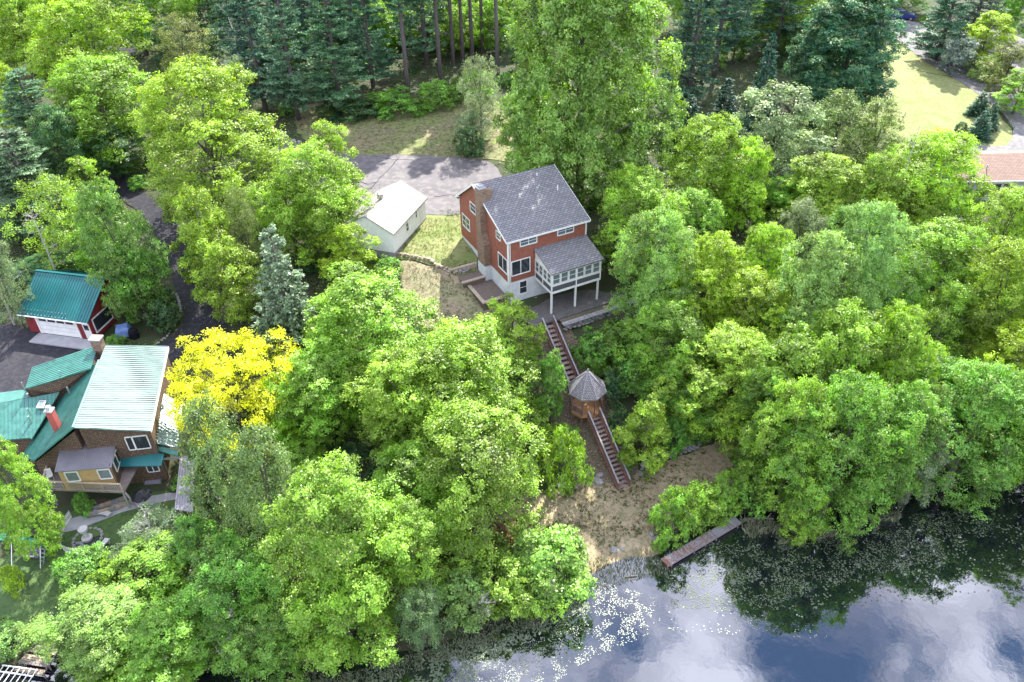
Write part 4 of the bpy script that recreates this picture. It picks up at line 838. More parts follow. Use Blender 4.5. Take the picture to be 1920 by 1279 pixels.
a0 = (dk(1238, 1049) + dk(1254, 1062)) / 2; b0 = (dk(1376, 968) + dk(1392, 981)) / 2
rt, dx_, dy_ = dock('boat_dock', a0, b0, .9, 'long weathered plank dock littered with red leaves below the hedge', M['wood_grey'])
q = at(1420, 973, WATER + .05); lg = MB().tube([(-1.3, -.1, 0), (0, .05, .08), (1.4, -.05, .02)], [.12, .1, .06], 8).tube([(.8, 0, .05), (1.3, .4, .25)], [.05, .02], 6).build('driftwood_log', M['bark_pale']); lg.location = q; tag(lg, 'pale fallen log lying in the water past the end of the long dock', 'log')
q = at(1183, 1081, WATER + .03); lg = MB().tube([(-.5, -.04, 0), (.5, .04, .02)], [.09, .07], 8).build('floating_log', M['bark']); lg.location = q; tag(lg, 'short dark log floating near the shore in the bright water', 'log')
A_, B_ = at(86, 1212, -.45), at(52, 1262, -.45)
dock('small_dock', A_, B_, 2.4, 'bleached square dock with an open frame at the bottom left corner', M['deckwood'], .2, skip=(3, 8))
fr = empty('boat_lift', at(30, 1268, -.4), math.atan2(B_.y - A_.y, B_.x - A_.x), 'open white timber frame in the water at the end of the small dock', 'boat lift')
for i in range(7): MB().beam((-.7, -1.4 + i * .45, .1), (2.6, -1.4 + i * .45, .1), .06, .06).build('bar', M['white'], fr)
MB().beam((-.6, -1.5, .15), (-.6, 1.4, .15), .08, .08).beam((-.1, -1.5, .16), (-.1, 1.4, .16), .08, .08).build('cross_bar', M['white'], fr)

# ------------------------------------------------------------ far right: cottage, car, wires
CO = at(1800, 341, 10.9); ca = at(1925, 340, 10.9)
cang = R(0.5); cot = empty('brown_roofed_cottage', Vector((CO.x, CO.y, 8.3)), cang, 'grey cottage with brown shingle roof at the right edge beyond the trees', 'cottage')
cw, cd = 14.0, 8.6
MB().mm((.3, .4, -.6), (cw, cd - .4, 2.55)).build('wall', board_mat('grey_siding', (.36, .39, .41), (.31, .34, .36), .2), cot)
MB().slab([(0, 0, 2.6), (cw + .3, 0, 2.6), (cw + .3, cd / 2, 4.2), (0, cd / 2, 4.2)], .12).slab([(0, cd / 2 + .002, 4.2), (cw + .3, cd / 2 + .002, 4.2), (cw + .3, cd, 2.6), (0, cd, 2.6)], .12).build('roof', M['shingle_brown'], cot)
MB().beam((0, -.04, 2.5), (cw + .3, -.04, 2.5), .05, .2).build('fascia_board', M['white'], cot)
for x in (5.1, 6.3, 9.2): window(cot, (x, .4, 1.45), 'u', 1.1, 1.3, (1, 2), .1)
MB().tube([(3.9, 1.8, 3.0), (3.9, 1.8, 3.9)], .07, 8).build('vent_pipe', M['chrome'], cot)
def car():
    p = gp(1690, 36); e_ = empty('parked_car', p, R(-12), 'dark blue SUV parked at the top of the pale driveway', 'car')
    pr = [(-2.3, .35), (-2.35, .85), (-2.2, 1.05), (-1.95, 1.1), (-1.55, 1.68), (.35, 1.72), (1.05, 1.12), (2.15, 1.0), (2.35, .75), (2.35, .35)]
    b = MB(); b.slab([(x, -.9, z) for x, z in pr], 1.8, (0, 1, 0)); b.build('body', M['carblue'], e_)
    MB().slab([(-1.75, -.905, 1.15), (-1.42, -.905, 1.6), (.28, -.905, 1.62), (.8, -.905, 1.15)], 1.81, (0, 1, 0)).build('side_window', M['glass'], e_)
    MB().slab([(.45, -.78, 1.68), (1.03, -.8, 1.17), (1.03, .8, 1.17), (.45, .78, 1.68)], .02).build('windscreen', M['glass'], e_)
    MB().mm((-1.3, -.7, 1.75), (.1, -.64, 1.79)).mm((-1.3, .64, 1.75), (.1, .7, 1.79)).build('roof_rack', M['chrome'], e_)
    for x in (-1.45, 1.45):
        for y in (-.86, .86):
            w_ = MB().tube([(x, y - .11, .35), (x, y + .11, .35)], .35, 16).build('wheel', M['rubber'], e_); MB().tube([(x, y - .12, .35), (x, y + .12, .35)], .2, 12).build('rim', M['chrome'], w_)
    for y in (-.7, .7): MB().mm((2.3, y - .15, .7), (2.37, y + .15, .85)).build('headlight', M['white'], e_); MB().mm((-2.38, y - .1, .8), (-2.3, y + .1, 1.0)).build('tail_light', M['barnred'], e_)
car()
up = empty('utility_pole', gp(1886, 62), 0, 'dark utility pole carrying wires among the trees at the top right', 'utility pole')
MB().tube([(0, 0, 0), (0, 0, 9.5)], [.16, .11], 8).build('pole', M['bark'], up); MB().beam((-.9, .3, 8.9), (.9, -.3, 8.9), .1, .1).build('crossarm', M['wood'], up)
for i, (dz, lab) in enumerate(((0, 'uppermost wire strung from the utility pole to the right'), (-.5, 'second wire below the uppermost one on the utility pole'), (-1.0, 'lowest wire strung from the utility pole to the right'))):
    a = up.location + Vector((.6 * (i - 1), 0, 8.95 + dz)); b = a + Vector((26, -26, .3)); pts = [a.lerp(b, t / 12) + Vector((0, 0, -1.1 * 4 * (t / 12) * (1 - t / 12))) for t in range(13)]
    tag(MB().tube([q - a for q in pts], .022, 5).build('power_line', M['white'], None), lab, 'wire').location = a
a, b = at(1700, 128, 14), at(1925, 150, 13)
pts = [a.lerp(b, t / 12) + Vector((0, 0, -.6 * 4 * (t / 12) * (1 - t / 12))) for t in range(13)]
tag(MB().tube([q - a for q in pts], .02, 5).build('power_line', M['dark'], None), 'thin dark wire crossing over the pale driveway on the right', 'wire').location = a
# ------------------------------------------------------------ foliage prototypes
def cards(name, c, nrm, size, tint, tip, m, aspect=0.62, rs=None, tdir=None):
    n = len(c); rs = rs or np.random.RandomState(1)
    nrm = nrm / (np.linalg.norm(nrm, axis=1, keepdims=True) + 1e-9)
    if tdir is None: tdir = rs.normal(size=(n, 3))
    t = tdir - nrm * np.sum(tdir * nrm, 1, keepdims=True); t /= (np.linalg.norm(t, axis=1, keepdims=True) + 1e-9)
    b = np.cross(nrm, t); s = size[:, None] * .5
    V = np.stack([c - t * s, c - b * s * aspect + t * s * .1, c + t * s, c + b * s * aspect + t * s * .1], 1).reshape(-1, 3)
    me = bpy.data.meshes.new(name); me.vertices.add(4 * n); me.vertices.foreach_set('co', V.astype(np.float32).ravel())
    me.loops.add(4 * n); me.loops.foreach_set('vertex_index', np.arange(4 * n, dtype=np.int32))
    me.polygons.add(n); me.polygons.foreach_set('loop_start', np.arange(0, 4 * n, 4, dtype=np.int32))
    for nm, a in (('tint', tint), ('tip', tip)):
        at_ = me.attributes.new(nm, 'FLOAT', 'POINT'); at_.data.foreach_set('value', np.repeat(np.clip(a, 0, 1), 4).astype(np.float32))
    me.materials.append(m); me.update(calc_edges=True); return me
def unit(rs, n):
    v = rs.normal(size=(n, 3)); return v / np.linalg.norm(v, axis=1, keepdims=True)
def broad(seed, H=15., Rr=6., lo=.12, nl=64, nt=30, nleaf=17, leaf=.27, wide=.42, spread=.21, m=None, droop=0.0, lobe=(.22, .36)):
    """crown of leafy billows round a trunk; returns mesh and lobe centres"""
    rs = np.random.RandomState(seed); C, Nn, Sz, Ti, Tp = [], [], [], [], []; lobes = []
    for i in range(nl):
        h = lo + (1 - lo) * ((i + rs.rand()) / nl) ** 0.9; k = (h - lo) / (1 - lo)
        prof = (max(0., 1 - abs(k - wide) ** 2.1 / (wide if k < wide else 1 - wide) ** 2.1 * (0.55 if k < wide else 1.0))) ** .55
        az = i * 2.39996 + rs.rand() * .9; rad = Rr * prof * rs.uniform(.5, .92) * (1 + .2 * math.sin(az * 2 + seed + k * 3) + .14 * math.sin(az * 3 + 2 * seed - k * 4))
        if rs.rand() < .18: rad *= .45
        if k > .8 and rs.rand() < .5: h += rs.uniform(-.08, .05)
        lr = Rr * rs.uniform(*lobe) * (.62 + .38 * prof); ce = np.array([math.cos(az) * rad, math.sin(az) * rad, min(h * H, H * 1.04 - lr * .75)]); lobes.append(ce)
        lt = rs.uniform(.2, .8); out = np.array([math.cos(az), math.sin(az), .55]); out /= np.linalg.norm(out)
        ntt = int(nt * (lr / (Rr * .3)) ** 2) + 4; d = unit(rs, ntt) + out * .55; d[:, 2] += .25; d /= np.linalg.norm(d, axis=1, keepdims=True)
        tc = ce + d * lr * rs.uniform(.62, 1.08, (ntt, 1)) * np.array([1, 1, .78]); tc[:, 2] -= droop * rs.rand(ntt)
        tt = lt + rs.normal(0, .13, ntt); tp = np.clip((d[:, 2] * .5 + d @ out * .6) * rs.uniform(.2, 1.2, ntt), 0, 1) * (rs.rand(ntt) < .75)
        cc = np.repeat(tc, nleaf, 0) + rs.normal(0, spread, (ntt * nleaf, 3)) * np.array([1, 1, .6])
        nn = np.repeat(d, nleaf, 0) * .55 + np.array([0, 0, .55]) + rs.normal(0, .42, (ntt * nleaf, 3))
        C.append(cc); Nn.append(nn); Sz.append(leaf * rs.uniform(.6, 1.3, len(cc))); Ti.append(np.repeat(tt, nleaf) + rs.normal(0, .1, len(cc))); Tp.append(np.repeat(tp, nleaf) * rs.uniform(.5, 1.1, len(cc)))
    C = np.concatenate(C); k = Rr / np.percentile(np.hypot(C[:, 0], C[:, 1]), 96.5); C[:, :2] *= k; C[:, 2] *= H / np.percentile(C[:, 2], 99.5); C[:, 2] = np.maximum(C[:, 2], .15)
    lobes = [c * np.array([k, k, 1]) for c in lobes]
    return cards('broad_crown', C, np.concatenate(Nn), np.concatenate(Sz), np.concatenate(Ti), np.concatenate(Tp), m or M['leaf'], rs=rs), lobes
def trunk_mesh(seed, H, r, lobes, m, top=.8, nlimb=9, lean=.03):
    rs = random.Random(seed); t = MB(); pts = [Vector((rs.uniform(-1, 1) * lean * H * k, rs.uniform(-1, 1) * lean * H * k, H * k * top)) for k in (0, .15, .35, .6, .8, 1)]; pts[0] = Vector((0, 0, -.6))
    t.tube(pts, [r * 1.35, r * 1.05, r * .9, r * .65, r * .42, r * .15], 9)
    for c in rs.sample(lobes, min(nlimb, len(lobes))):
        c = Vector(c); b = min(max(c.z * .55, H * .12), H * top * .9); k = b / (H * top); i = min(4, int(k * 5)); s = Vector((0, 0, b)) + Vector((pts[i].x, pts[i].y, 0)) * .5
        t.tube([s, s.lerp(c, .5) + Vector((0, 0, .25)), c], [r * .38 * (1 - k * .5), r * .24, r * .08], 6)
    return t.mesh('trunk', m, smooth=True)
def pine(seed, H=22., base=.28, Rr=4.2, stp=(.42, .8)):
    rs = np.random.RandomState(seed); C, Nn, Sz, Ti, Tp, Td = [], [], [], [], [], []; br = MB()
    br.tube([(0, 0, -.6), (0, 0, H * .3), (.1, .05, H * .7), (.1, 0, H)], [.36, .28, .17, .04], 9)
    z = H * base; k = 0
    while z < H - .4:
        f = 1 - (z - H * base) / (H * (1 - base)); n = rs.randint(3, 6); L0 = Rr * (f ** .75) * (.75 if k < 3 else 1)
        for j in range(n):
            az = rs.rand() * 6.283; Lb = L0 * rs.uniform(.55, 1.12) + .5; up = .12 + .35 * (1 - f)
            d = np.array([math.cos(az), math.sin(az), up * rs.uniform(.3, 1.4) - .06]); a = np.array([0, 0, z + rs.uniform(-.3, .3)]); e = a + d * Lb
            br.tube([a, (a + e) / 2 - [0, 0, .08], e], [.055, .04, .015], 4, cap=False)
            nt_ = int(6 + Lb * 4.4); side = np.array([-d[1], d[0], 0]); lt = rs.uniform(.25, .75)
            for q in range(nt_):
                t = rs.uniform(.28, 1.03); w = (1.1 - t) * .42 * Lb + .2
                c = a + d * Lb * t + side * rs.uniform(-w, w) + [0, 0, rs.uniform(-.05, .14)]; nn = 13; r = unit(rs, nn); r[:, 2] = np.abs(r[:, 2]) * .7 + .1; r += d * .5
                C.append(c + r * .2); Td.append(r); nv = unit(rs, nn); nv[:, 2] += .7; Nn.append(nv); Sz.append(rs.uniform(.28, .5, nn)); Ti.append(lt + rs.normal(0, .15, nn)); Tp.append(rs.rand(nn) * (t > .75))
        z += rs.uniform(*stp); k += 1
    for q in range(10):
        zz = H * base * rs.uniform(.35, 1); az = rs.rand() * 6.28; e = np.array([math.cos(az), math.sin(az), .1]) * rs.uniform(.6, 2); br.tube([(0, 0, zz), (e[0], e[1], zz + e[2])], [.04, .012], 4, cap=False)
    return cards('pine_crown', np.concatenate(C), np.concatenate(Nn), np.concatenate(Sz), np.concatenate(Ti), np.concatenate(Tp), M['needle'], .28, rs, np.concatenate(Td)), br.mesh('trunk', M['bark_pine'], smooth=True)
def spruce(seed, H=10., Rr=2.4, base=.05, loose=0.0):
    rs = np.random.RandomState(seed); C, Nn, Sz, Ti, Tp, Td = [], [], [], [], [], []; br = MB(); br.tube([(0, 0, -.5), (0, 0, H * .96)], [.2, .02], 8)
    z = H * base
    while z < H * .985:
        f = 1 - (z - H * base) / (H * (1 - base)); L0 = Rr * (f ** .85) + .12; n = max(4, int(L0 * 6.5))
        for j in range(n):
            az = rs.rand() * 6.283; Lb = L0 * rs.uniform(.75 - loose, 1.1); d = np.array([math.cos(az), math.sin(az), -.22 + .5 * (1 - f) - loose * .4]); a = np.array([0, 0, z]); lt = rs.uniform(.25, .75); side = np.array([-d[1], d[0], 0])
            for q in range(int(3 + Lb * 3)):
                t = rs.uniform(.3, 1.02); w = .3 * (1.05 - t) * Lb + .08; c = a + d * Lb * t + [0, 0, .16 * t * t * Lb] + side * rs.uniform(-w, w); nn = 9; r = unit(rs, nn) + d * .9; r[:, 2] -= .1 + loose * .6
                C.append(c + r * .08); Td.append(r); nv = unit(rs, nn) * .7; nv[:, 2] += .8; Nn.append(nv); Sz.append(rs.uniform(.16, .36, nn)); Ti.append(lt + rs.normal(0, .13, nn)); Tp.append(rs.uniform(.2, 1, nn) * (t > .8))
        z += .27
    return cards('conifer_crown', np.concatenate(C), np.concatenate(Nn), np.concatenate(Sz), np.concatenate(Ti), np.concatenate(Tp), M['needle'], .42, rs, np.concatenate(Td)), br.mesh('trunk', M['bark_pine'], smooth=True)

PROTO = {}
def add_proto(k, H, Rr, crown, trunk, lo): PROTO.setdefault(k, []).append((H, Rr, crown, trunk, lo))
for i, (w_, lo) in enumerate(((.42, .10), (.36, .13), (.5, .12), (.40, .08), (.33, .10))):     # big broadleaf
    cr, lb = broad(11 + i, 15, 6, lo, 72, 27, 27, .215, w_); add_proto('B', 15, 6, cr, trunk_mesh(i, 15, .3, lb, M['bark']), lo)
cr, lb = broad(19, 30, 10.5, .08, 330, 54, 20, .33, .33, .27, lobe=(.15, .23)); add_proto('K', 30, 10.5, cr, trunk_mesh(8, 30, .55, lb, M['bark'], nlimb=5), .1)
for i in range(2):                                                                             # very large, dense
    cr, lb = broad(15 + i, 20, 8.5, .07, 150, 34, 22, .24, (.36, .45)[i], .22, lobe=(.18, .28)); add_proto('G', 20, 8.5, cr, trunk_mesh(9 + i, 20, .42, lb, M['bark'], nlimb=16), .07)
for i in range(4):                                                                             # medium / narrow broadleaf
    cr, lb = broad(31 + i, 10, 3.4, .1, 46, 18, 22, .19, .4 + .04 * i, .17); add_proto('N', 10, 3.4, cr, trunk_mesh(20 + i, 10, .17, lb, M['bark']), .1)
for i in range(3):                                                                             # round bush
    cr, lb = broad(51 + i, 3.2, 2.3, .05, 30, 18, 16, .16, .35, .11); add_proto('S', 3.2, 2.3, cr, trunk_mesh(40 + i, 3.0, .07, lb, M['bark'], .6), .05)
for i in range(2):                                                                             # airy, feathery crown (birch, honey locust)
    cr, lb = broad(61 + i, 12, 5, .14, 64, 17, 19, .19, .5, .26, droop=.5, lobe=(.18, .3)); add_proto('A', 12, 5, cr, trunk_mesh(50 + i, 12, .2, lb, M['bark'], nlimb=14), .14)
for i in range(2):                                                                             # drooping, shaggy sprays
    cr, lb = broad(65 + i, 14, 4.6, .05, 80, 22, 18, .2, .28, .2, droop=1.1, lobe=(.16, .3)); add_proto('F', 14, 4.6, cr, trunk_mesh(56 + i, 14, .24, lb, M['bark']), .05)
cr, lb = broad(71, 8, 5, .12, 110, 24, 24, .16, .55, .17, m=M['leaf_y'], lobe=(.13, .22)); add_proto('Y', 8, 5, cr, trunk_mesh(60, 8, .2, lb, M['bark'], nlimb=16), .12)
for i in range(3): c_, t_ = pine(81 + i, base=(.14, .22, .08)[i]); add_proto('P', 22, 4.2, c_, t_, (.3, .42, .2)[i])
c_, t_ = pine(90, base=.42, stp=(.26, .5)); add_proto('T', 22, 4.2, c_, t_, .55)
for i in range(2): c_, t_ = spruce(91 + i); add_proto('C', 10, 2.4, c_, t_, .05)
c_, t_ = spruce(97, 12, 3.2, .05, .35); add_proto('H', 12, 3.2, c_, t_, .05)

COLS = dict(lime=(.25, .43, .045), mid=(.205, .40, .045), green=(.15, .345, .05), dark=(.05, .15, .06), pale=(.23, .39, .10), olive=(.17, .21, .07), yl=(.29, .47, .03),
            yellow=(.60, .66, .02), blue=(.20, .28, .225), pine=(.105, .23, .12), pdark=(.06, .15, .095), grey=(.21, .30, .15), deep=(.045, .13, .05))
KN = {'B': 'maple_tree', 'G': 'maple_tree', 'K': 'maple_tree', 'N': 'leafy_tree', 'S': 'bush', 'A': 'feathery_tree', 'Y': 'yellow_tree', 'P': 'pine_tree', 'T': 'pine_tree', 'C': 'spruce_tree', 'H': 'hemlock_tree', 'F': 'shaggy_tree'}
TREES = []
def plant(kind, pos, h, r, col, label, group=None, cat=None, seed=None, trunkm=None):
    i = len(TREES) if seed is None else seed; P_ = PROTO[kind]; H, Rr, cm, tm, lo = P_[i % len(P_)]
    rs = random.Random(i * 13 + 5); root = empty(KN[kind], (pos.x, pos.y, hz(pos.x, pos.y) - .05), rs.uniform(0, 6.28), label, cat or ('bush' if kind == 'S' else 'tree'), group)
    root.scale = (r / Rr, r / Rr, h / H)
    c = COLS[col] if isinstance(col, str) else col; j = [1 + rs.uniform(-.12, .12) for _ in range(3)]; v = 1 + rs.uniform(-.12, .12)
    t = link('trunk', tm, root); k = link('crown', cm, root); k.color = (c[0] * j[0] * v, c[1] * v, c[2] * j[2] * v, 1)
    if trunkm: t.material_slots[0].link = 'OBJECT'; t.material_slots[0].material = trunkm
    TREES.append(root); return root
def tree(kind, cx, yt, yb, w, col, label, hmax=20, group=None, trunkm=None):
    """a crown seen between rows yt..yb, centred on column cx, w wide: solve for a real position and height"""
    zg = 4.; p = at(cx, (yt + yb) / 2, zg + 6)
    lo = .08; ym = (yt + yb) / 2; h = 8.
    for _ in range(14):
        s = scale_at(p); r = w / 2 / s * (1.12 if kind in 'BNG' else 1.03); th = PITCH + math.atan((ym - 639.5) / FPX); half = (yb - yt) / 2 / s
        a2 = half * half - (r * math.sin(th)) ** 2; a = math.sqrt(max(a2, (half * .45) ** 2)) / math.cos(th); h = min(hmax, max(1.2, a / .46))
        zg = hz(p.x, p.y); q = at(cx, ym, zg + h * .54); p = p.lerp(q, .7)
    return plant(kind, p, h, r, col, label, group, trunkm=trunkm)
T = tree
# -- left edge and upper left
T('B', 25, -60, 130, 170, 'lime', 'bright green maple filling the top left corner')
T('B', 170, -10, 200, 200, 'lime', 'broad bright green maple right of the gap in the top left corner')
T('B', 250, -60, 90, 150, 'mid', 'green maple at the top edge above the olive feathery tree')
T('B', 190, 110, 300, 210, 'mid', 'large green maple between the olive feathery tree and the left edge')
T('A', 345, 30, 160, 120, 'olive', 'dry-looking olive tree with a thin feathery top above the big maple')
T('A', 450, 110, 210, 90, 'grey', 'greyish half-bare tree on the right shoulder of the big upper left maple')
T('G', 390, 115, 420, 285, 'lime', 'largest bright green maple of the upper left, beside the driveway boulders', 20)
T('P', 60, 130, 290, 130, 'pine', 'muted green pine by the left edge above the pale blue pine')
T('P', 40, 235, 430, 190, (.14, .24, .13), 'pale blue-green pine with long raised boughs at the left edge')
T('B', 15, 120, 250, 90, 'yl', 'yellow-green tree touching the left edge below the corner maple')
T('N', 160, 295, 400, 80, 'lime', 'small lime tree beside the dark lane on the left')
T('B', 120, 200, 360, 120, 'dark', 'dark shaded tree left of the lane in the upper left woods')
T('A', 110, 330, 500, 150, 'lime', 'thin lime tree with pale bare branches above the teal garage')
T('N', 180, 400, 520, 90, 'mid', 'slim green tree between the thin lime tree and the dark round tree')
T('A', 0, 430, 610, 90, 'grey', 'greyish half-dead tree with bare twigs left of the teal garage')
T('B', 222, 345, 590, 126, (.15, .28, .07), 'tall olive-topped tree right behind the teal garage')
T('N', 252, 450, 600, 100, 'green', 'dark green tree leaning over the planting bed by the teal garage')
T('N', 388, 355, 560, 110, 'lime', 'narrow lime tree at the inner side of the lane bend')
T('N', 432, 440, 605, 115, 'lime', 'bright green tree overhanging the lower bend of the dark driveway')
T('A', 460, 355, 530, 90, 'olive', 'olive thin-crowned tree left of the blue spruce')
T('C', 530, 420, 665, 145, (.20, .29, .17), 'tall silvery blue spruce in the middle left')
T('B', 590, 270, 480, 185, 'lime', 'lime maple between the white garage and the big upper left maple')
T('N', 620, 232, 400, 100, 'lime', 'pointed lime tree at the left end of the worn driveway')
T('N', 545, 330, 500, 120, 'lime', 'leafy lime tree behind the tip of the blue spruce')
T('N', 655, 412, 530, 105, 'yl', 'round yellow-green tree hiding the left corner of the white garage')
T('S', 725, 478, 525, 60, 'green', 'dark green bush at the near corner of the white garage')
T('N', 210, 230, 330, 100, 'dark', 'dark tree overhanging the lane in the upper left')
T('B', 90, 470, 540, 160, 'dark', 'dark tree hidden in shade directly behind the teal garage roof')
T('S', 305, 560, 620, 60, 'deep', 'dark blue-green shrub in the planting bed beside the driveway')
# -- centre left mass
T('B', 690, 490, 740, 260, 'lime', 'big lime maple just below the white garage', 19)
T('B', 600, 640, 830, 190, 'lime', 'bright green maple between the blue spruce and the yellow tree')
T('B', 870, 590, 850, 250, 'lime', 'large lime tree directly left of the gazebo', 19)
T('B', 770, 640, 880, 220, 'lime', 'lime tree in the middle of the central green mass')
T('B', 890, 740, 1020, 250, 'lime', 'rounded lime tree overhanging the left edge of the beach', 18)
T('B', 780, 800, 1000, 200, 'mid', 'mid green tree behind the bright maple at the bottom')
T('Y', 432, 612, 838, 248, 'yellow', 'brilliant yellow tree beside the pale metal roof')
T('N', 545, 740, 830, 90, 'yl', 'small yellow-green tree at the right foot of the yellow tree')
T('F', 418, 748, 1030, 175, (.15, .25, .075), 'tall shaggy olive tree below the yellow tree')
T('F', 505, 800, 1060, 170, (.14, .25, .08), 'broad shaggy tree between the tall shaggy olive one and the bright maple')
T('N', 560, 810, 900, 100, 'mid', 'green tree in the dark gap above the bright bottom maple')
T('B', 640, 858, 1160, 240, (.22, .43, .055), 'bright yellow-green maple at the bottom with layered sprays')
T('B', 640, 1030, 1250, 220, 'lime', 'green maple overhanging the water at the bottom left of centre')
T('B', 770, 930, 1130, 170, 'mid', 'mid green tree between the bottom maple and the lakeside hedge')
T('B', 440, 1000, 1200, 190, 'green', 'dark-hearted green tree at the foot of the shaggy olive trees')
T('B', 500, 1110, 1265, 180, 'green', 'low green tree at the waterline at the bottom left')
T('B', 330, 1110, 1270, 200, 'mid', 'green tree by the water right of the pale bottom shrub')
T('A', 790, 1090, 1215, 110, (.17, .30, .12), 'greyish blue-green shrub tree at the waterline left of the hedge')
T('B', 185, 1095, 1255, 205, 'pale', 'broad pale green willow at the bottom left corner')
T('N', 250, 1190, 1290, 200, 'mid', 'green tree hanging over the bottom edge by the willow')
T('S', 15, 1160, 1230, 90, 'pale', 'pale round shrub in the bottom left corner above the small dock')
T('A', 290, 940, 1060, 140, 'grey', 'whitish sparse shrub beside the shaded garden')
T('N', 290, 1000, 1120, 150, 'lime', 'lime shrub tree below the whitish sparse shrub')
T('S', 150, 1028, 1105, 110, 'green', 'dark green rounded hedge bush in front of the picket fence')
T('S', 215, 1035, 1110, 90, 'mid', 'mid green hedge bush at the right end of the dark hedge')
T('B', 28, 825, 1040, 125, 'mid', 'green tree at the left edge beside the balcony')
T('N', 375, 960, 1080, 90, 'green', 'narrow dark green tree in front of the grey annex roof')
T('S', 20, 1060, 1110, 40, 'yl', 'small yellow-green bush on the shaded lawn at the left edge')
T('S', 155, 920, 965, 40, 'green', 'small dark shrub under the balcony rail')
# -- bushes by the water, beach and stairs
T('S', 1030, 978, 1135, 175, (.19, .37, .07), 'large round lime bush on the shore left of the beach')
T('S', 940, 1030, 1150, 150, 'mid', 'mid green lakeside bush left of the large round lime bush')
T('S', 990, 1050, 1155, 130, 'mid', 'lower green bush at the waterline under the round lime bush')
T('S', 870, 1060, 1170, 120, 'pale', 'silvery twiggy bush on the shore between green bushes')
T('N', 957, 555, 690, 105, 'lime', 'bright green sapling at the left corner of the patio')
T('S', 905, 590, 640, 60, 'green', 'low green bush left of the patio sapling')
T('N', 1032, 655, 785, 70, 'green', 'dark green small tree pressed against the left side of the upper stairs')
T('S', 990, 640, 700, 80, 'mid', 'green bush between the sapling and the upper stairs')
T('S', 1058, 800, 925, 95, 'mid', 'leafy green bush left of the lower stairs')
T('S', 1030, 790, 850, 60, 'lime', 'lime bush tucked against the big maple left of the lower stairs')
T('N', 1212, 738, 880, 105, 'lime', 'bright green rounded tree right of the lower stairs')
T('S', 1265, 912, 1018, 85, (.17, .36, .06), 'lime end bush of the hedge beside the long dock')
for (x, a, b, w_, c, l) in ((1310, 900, 992, 90, 'mid', 'second bush of the hedge along the long dock'), (1362, 880, 968, 90, 'mid', 'third bush of the hedge along the long dock'), (1412, 865, 955, 90, 'green', 'last bush of the dock hedge, under the big trees'),
    (1238, 1008, 1032, 32, 'mid', 'tiny green shrub at the landward end of the long dock'), (1110, 615, 690, 80, 'green', 'green shrub on the slope just under the patio wall'), (1160, 600, 680, 90, 'green', 'shrub below the right end of the patio wall'),
    (1185, 660, 740, 90, 'green', 'dark shrub on the bank right of the gazebo'), (1150, 690, 750, 60, 'deep', 'low dark shrub touching the gazebo roof'), (1230, 680, 760, 90, 'mid', 'mid green shrub behind the rounded tree right of the stairs'),
    (1120, 660, 700, 50, 'mid', 'small shrub right of the middle of the upper stairs'), (1160, 760, 820, 50, 'deep', 'dark low shrub just right of the lower stairs'), (1268, 780, 850, 60, 'green', 'green shrub on top of the beach stone wall'),
    (1310, 760, 830, 90, 'green', 'shady shrub above the right end of the beach wall'), (1175, 835, 880, 35, 'green', 'small shrub between the lower stairs and the beach wall'), (1265, 720, 790, 90, 'green', 'leafy shrub uphill of the beach wall')):
    T('S', x, a, b, w_, c, l)
# -- top centre
plant('K', gp(1084, 378), 32, 9.2, (.22, .39, .08), 'towering dense maple behind the red house')
T('N', 1010, 150, 320, 130, 'mid', 'lower left skirt tree of the towering maple')
T('N', 1205, 150, 330, 130, (.15, .28, .06), 'bright edged tree against the right side of the towering maple')
T('A', 900, 110, 250, 95, 'grey', 'silvery green small tree on the rear lawn')
T('A', 885, 205, 265, 75, 'grey', 'low silvery shrub left below the silvery small tree')
T('S', 880, 238, 290, 66, 'deep', 'round dark green bush on the rear lawn by the driveway')
T('S', 1020, 285, 335, 80, 'green', 'low shrub beneath the towering maple near the roof')
# -- pines behind the lawn: base pixel, height, radius
def pb(kind, bx, by, h, r, col, label, group=None):
    p = gp(bx, by); return plant(kind, p, h, r, col, label, group)
pb('P', 640, 205, 22, 5.0, 'pine', 'big pine with pale broken branches at the left end of the rear lawn')
pb('P', 560, 225, 20, 4.6, 'pine', 'pine with drooping boughs above the driveway boulders')
pb('T', 766, 180, 32, 4.5, 'pine', 'tall pine with a bare lilac-grey trunk standing at the lawn edge')
pb('T', 826, 155, 33, 4.5, 'pine', 'second bare-trunked pine from the left at the rear of the lawn')
pb('T', 850, 122, 33, 4.3, 'pine', 'slim straight pine third from the left in the pine row')
pb('T', 868, 118, 33, 4.1, 'pdark', 'dark-trunked pine near the middle of the pine row')
pb('T', 886, 116, 33, 4.3, 'pine', 'pine with a pale grey trunk right of the dark-trunked one')
pb('T', 933, 142, 34, 4.5, 'pine', 'rightmost bare pine trunk beside the towering maple')
pb('T', 905, 100, 33, 4.1, 'pdark', 'thin pine behind the silvery small tree')
pb('P', 700, 165, 22, 4.4, 'pine', 'pine with broad boughs left of the bare lilac-grey trunk')
pb('P', 500, 215, 21, 4.6, 'pdark', 'dark pine directly behind the largest upper left maple')
pb('P', 470, 160, 22, 4.6, 'pine', 'blue-green pine right of the olive feathery tree')
pb('P', 600, 130, 23, 4.6, 'pdark', 'dark pine deep in the grove above the boulders')
pb('P', 540, 110, 22, 4.6, 'pine', 'pine at the top edge left of the central grove')
pb('P', 1338, 150, 25, 5.0, 'pdark', 'large dark pine with a violet trunk right of the towering maple')
pb('P', 1290, 200, 22, 4.6, 'pdark', 'dark shaded pine hugging the right of the towering maple')
pb('C', 1418, 250, 14, 2.6, (.04, .13, .085), 'slim teal-green spruce in front of the dark pines')
pb('P', 1450, 120, 21, 4.2, 'pdark', 'dark pine between the slim spruce and the round dark tree')
pb('P', 1390, 110, 24, 4.6, 'pine', 'pine at the top edge behind the slim spruce')
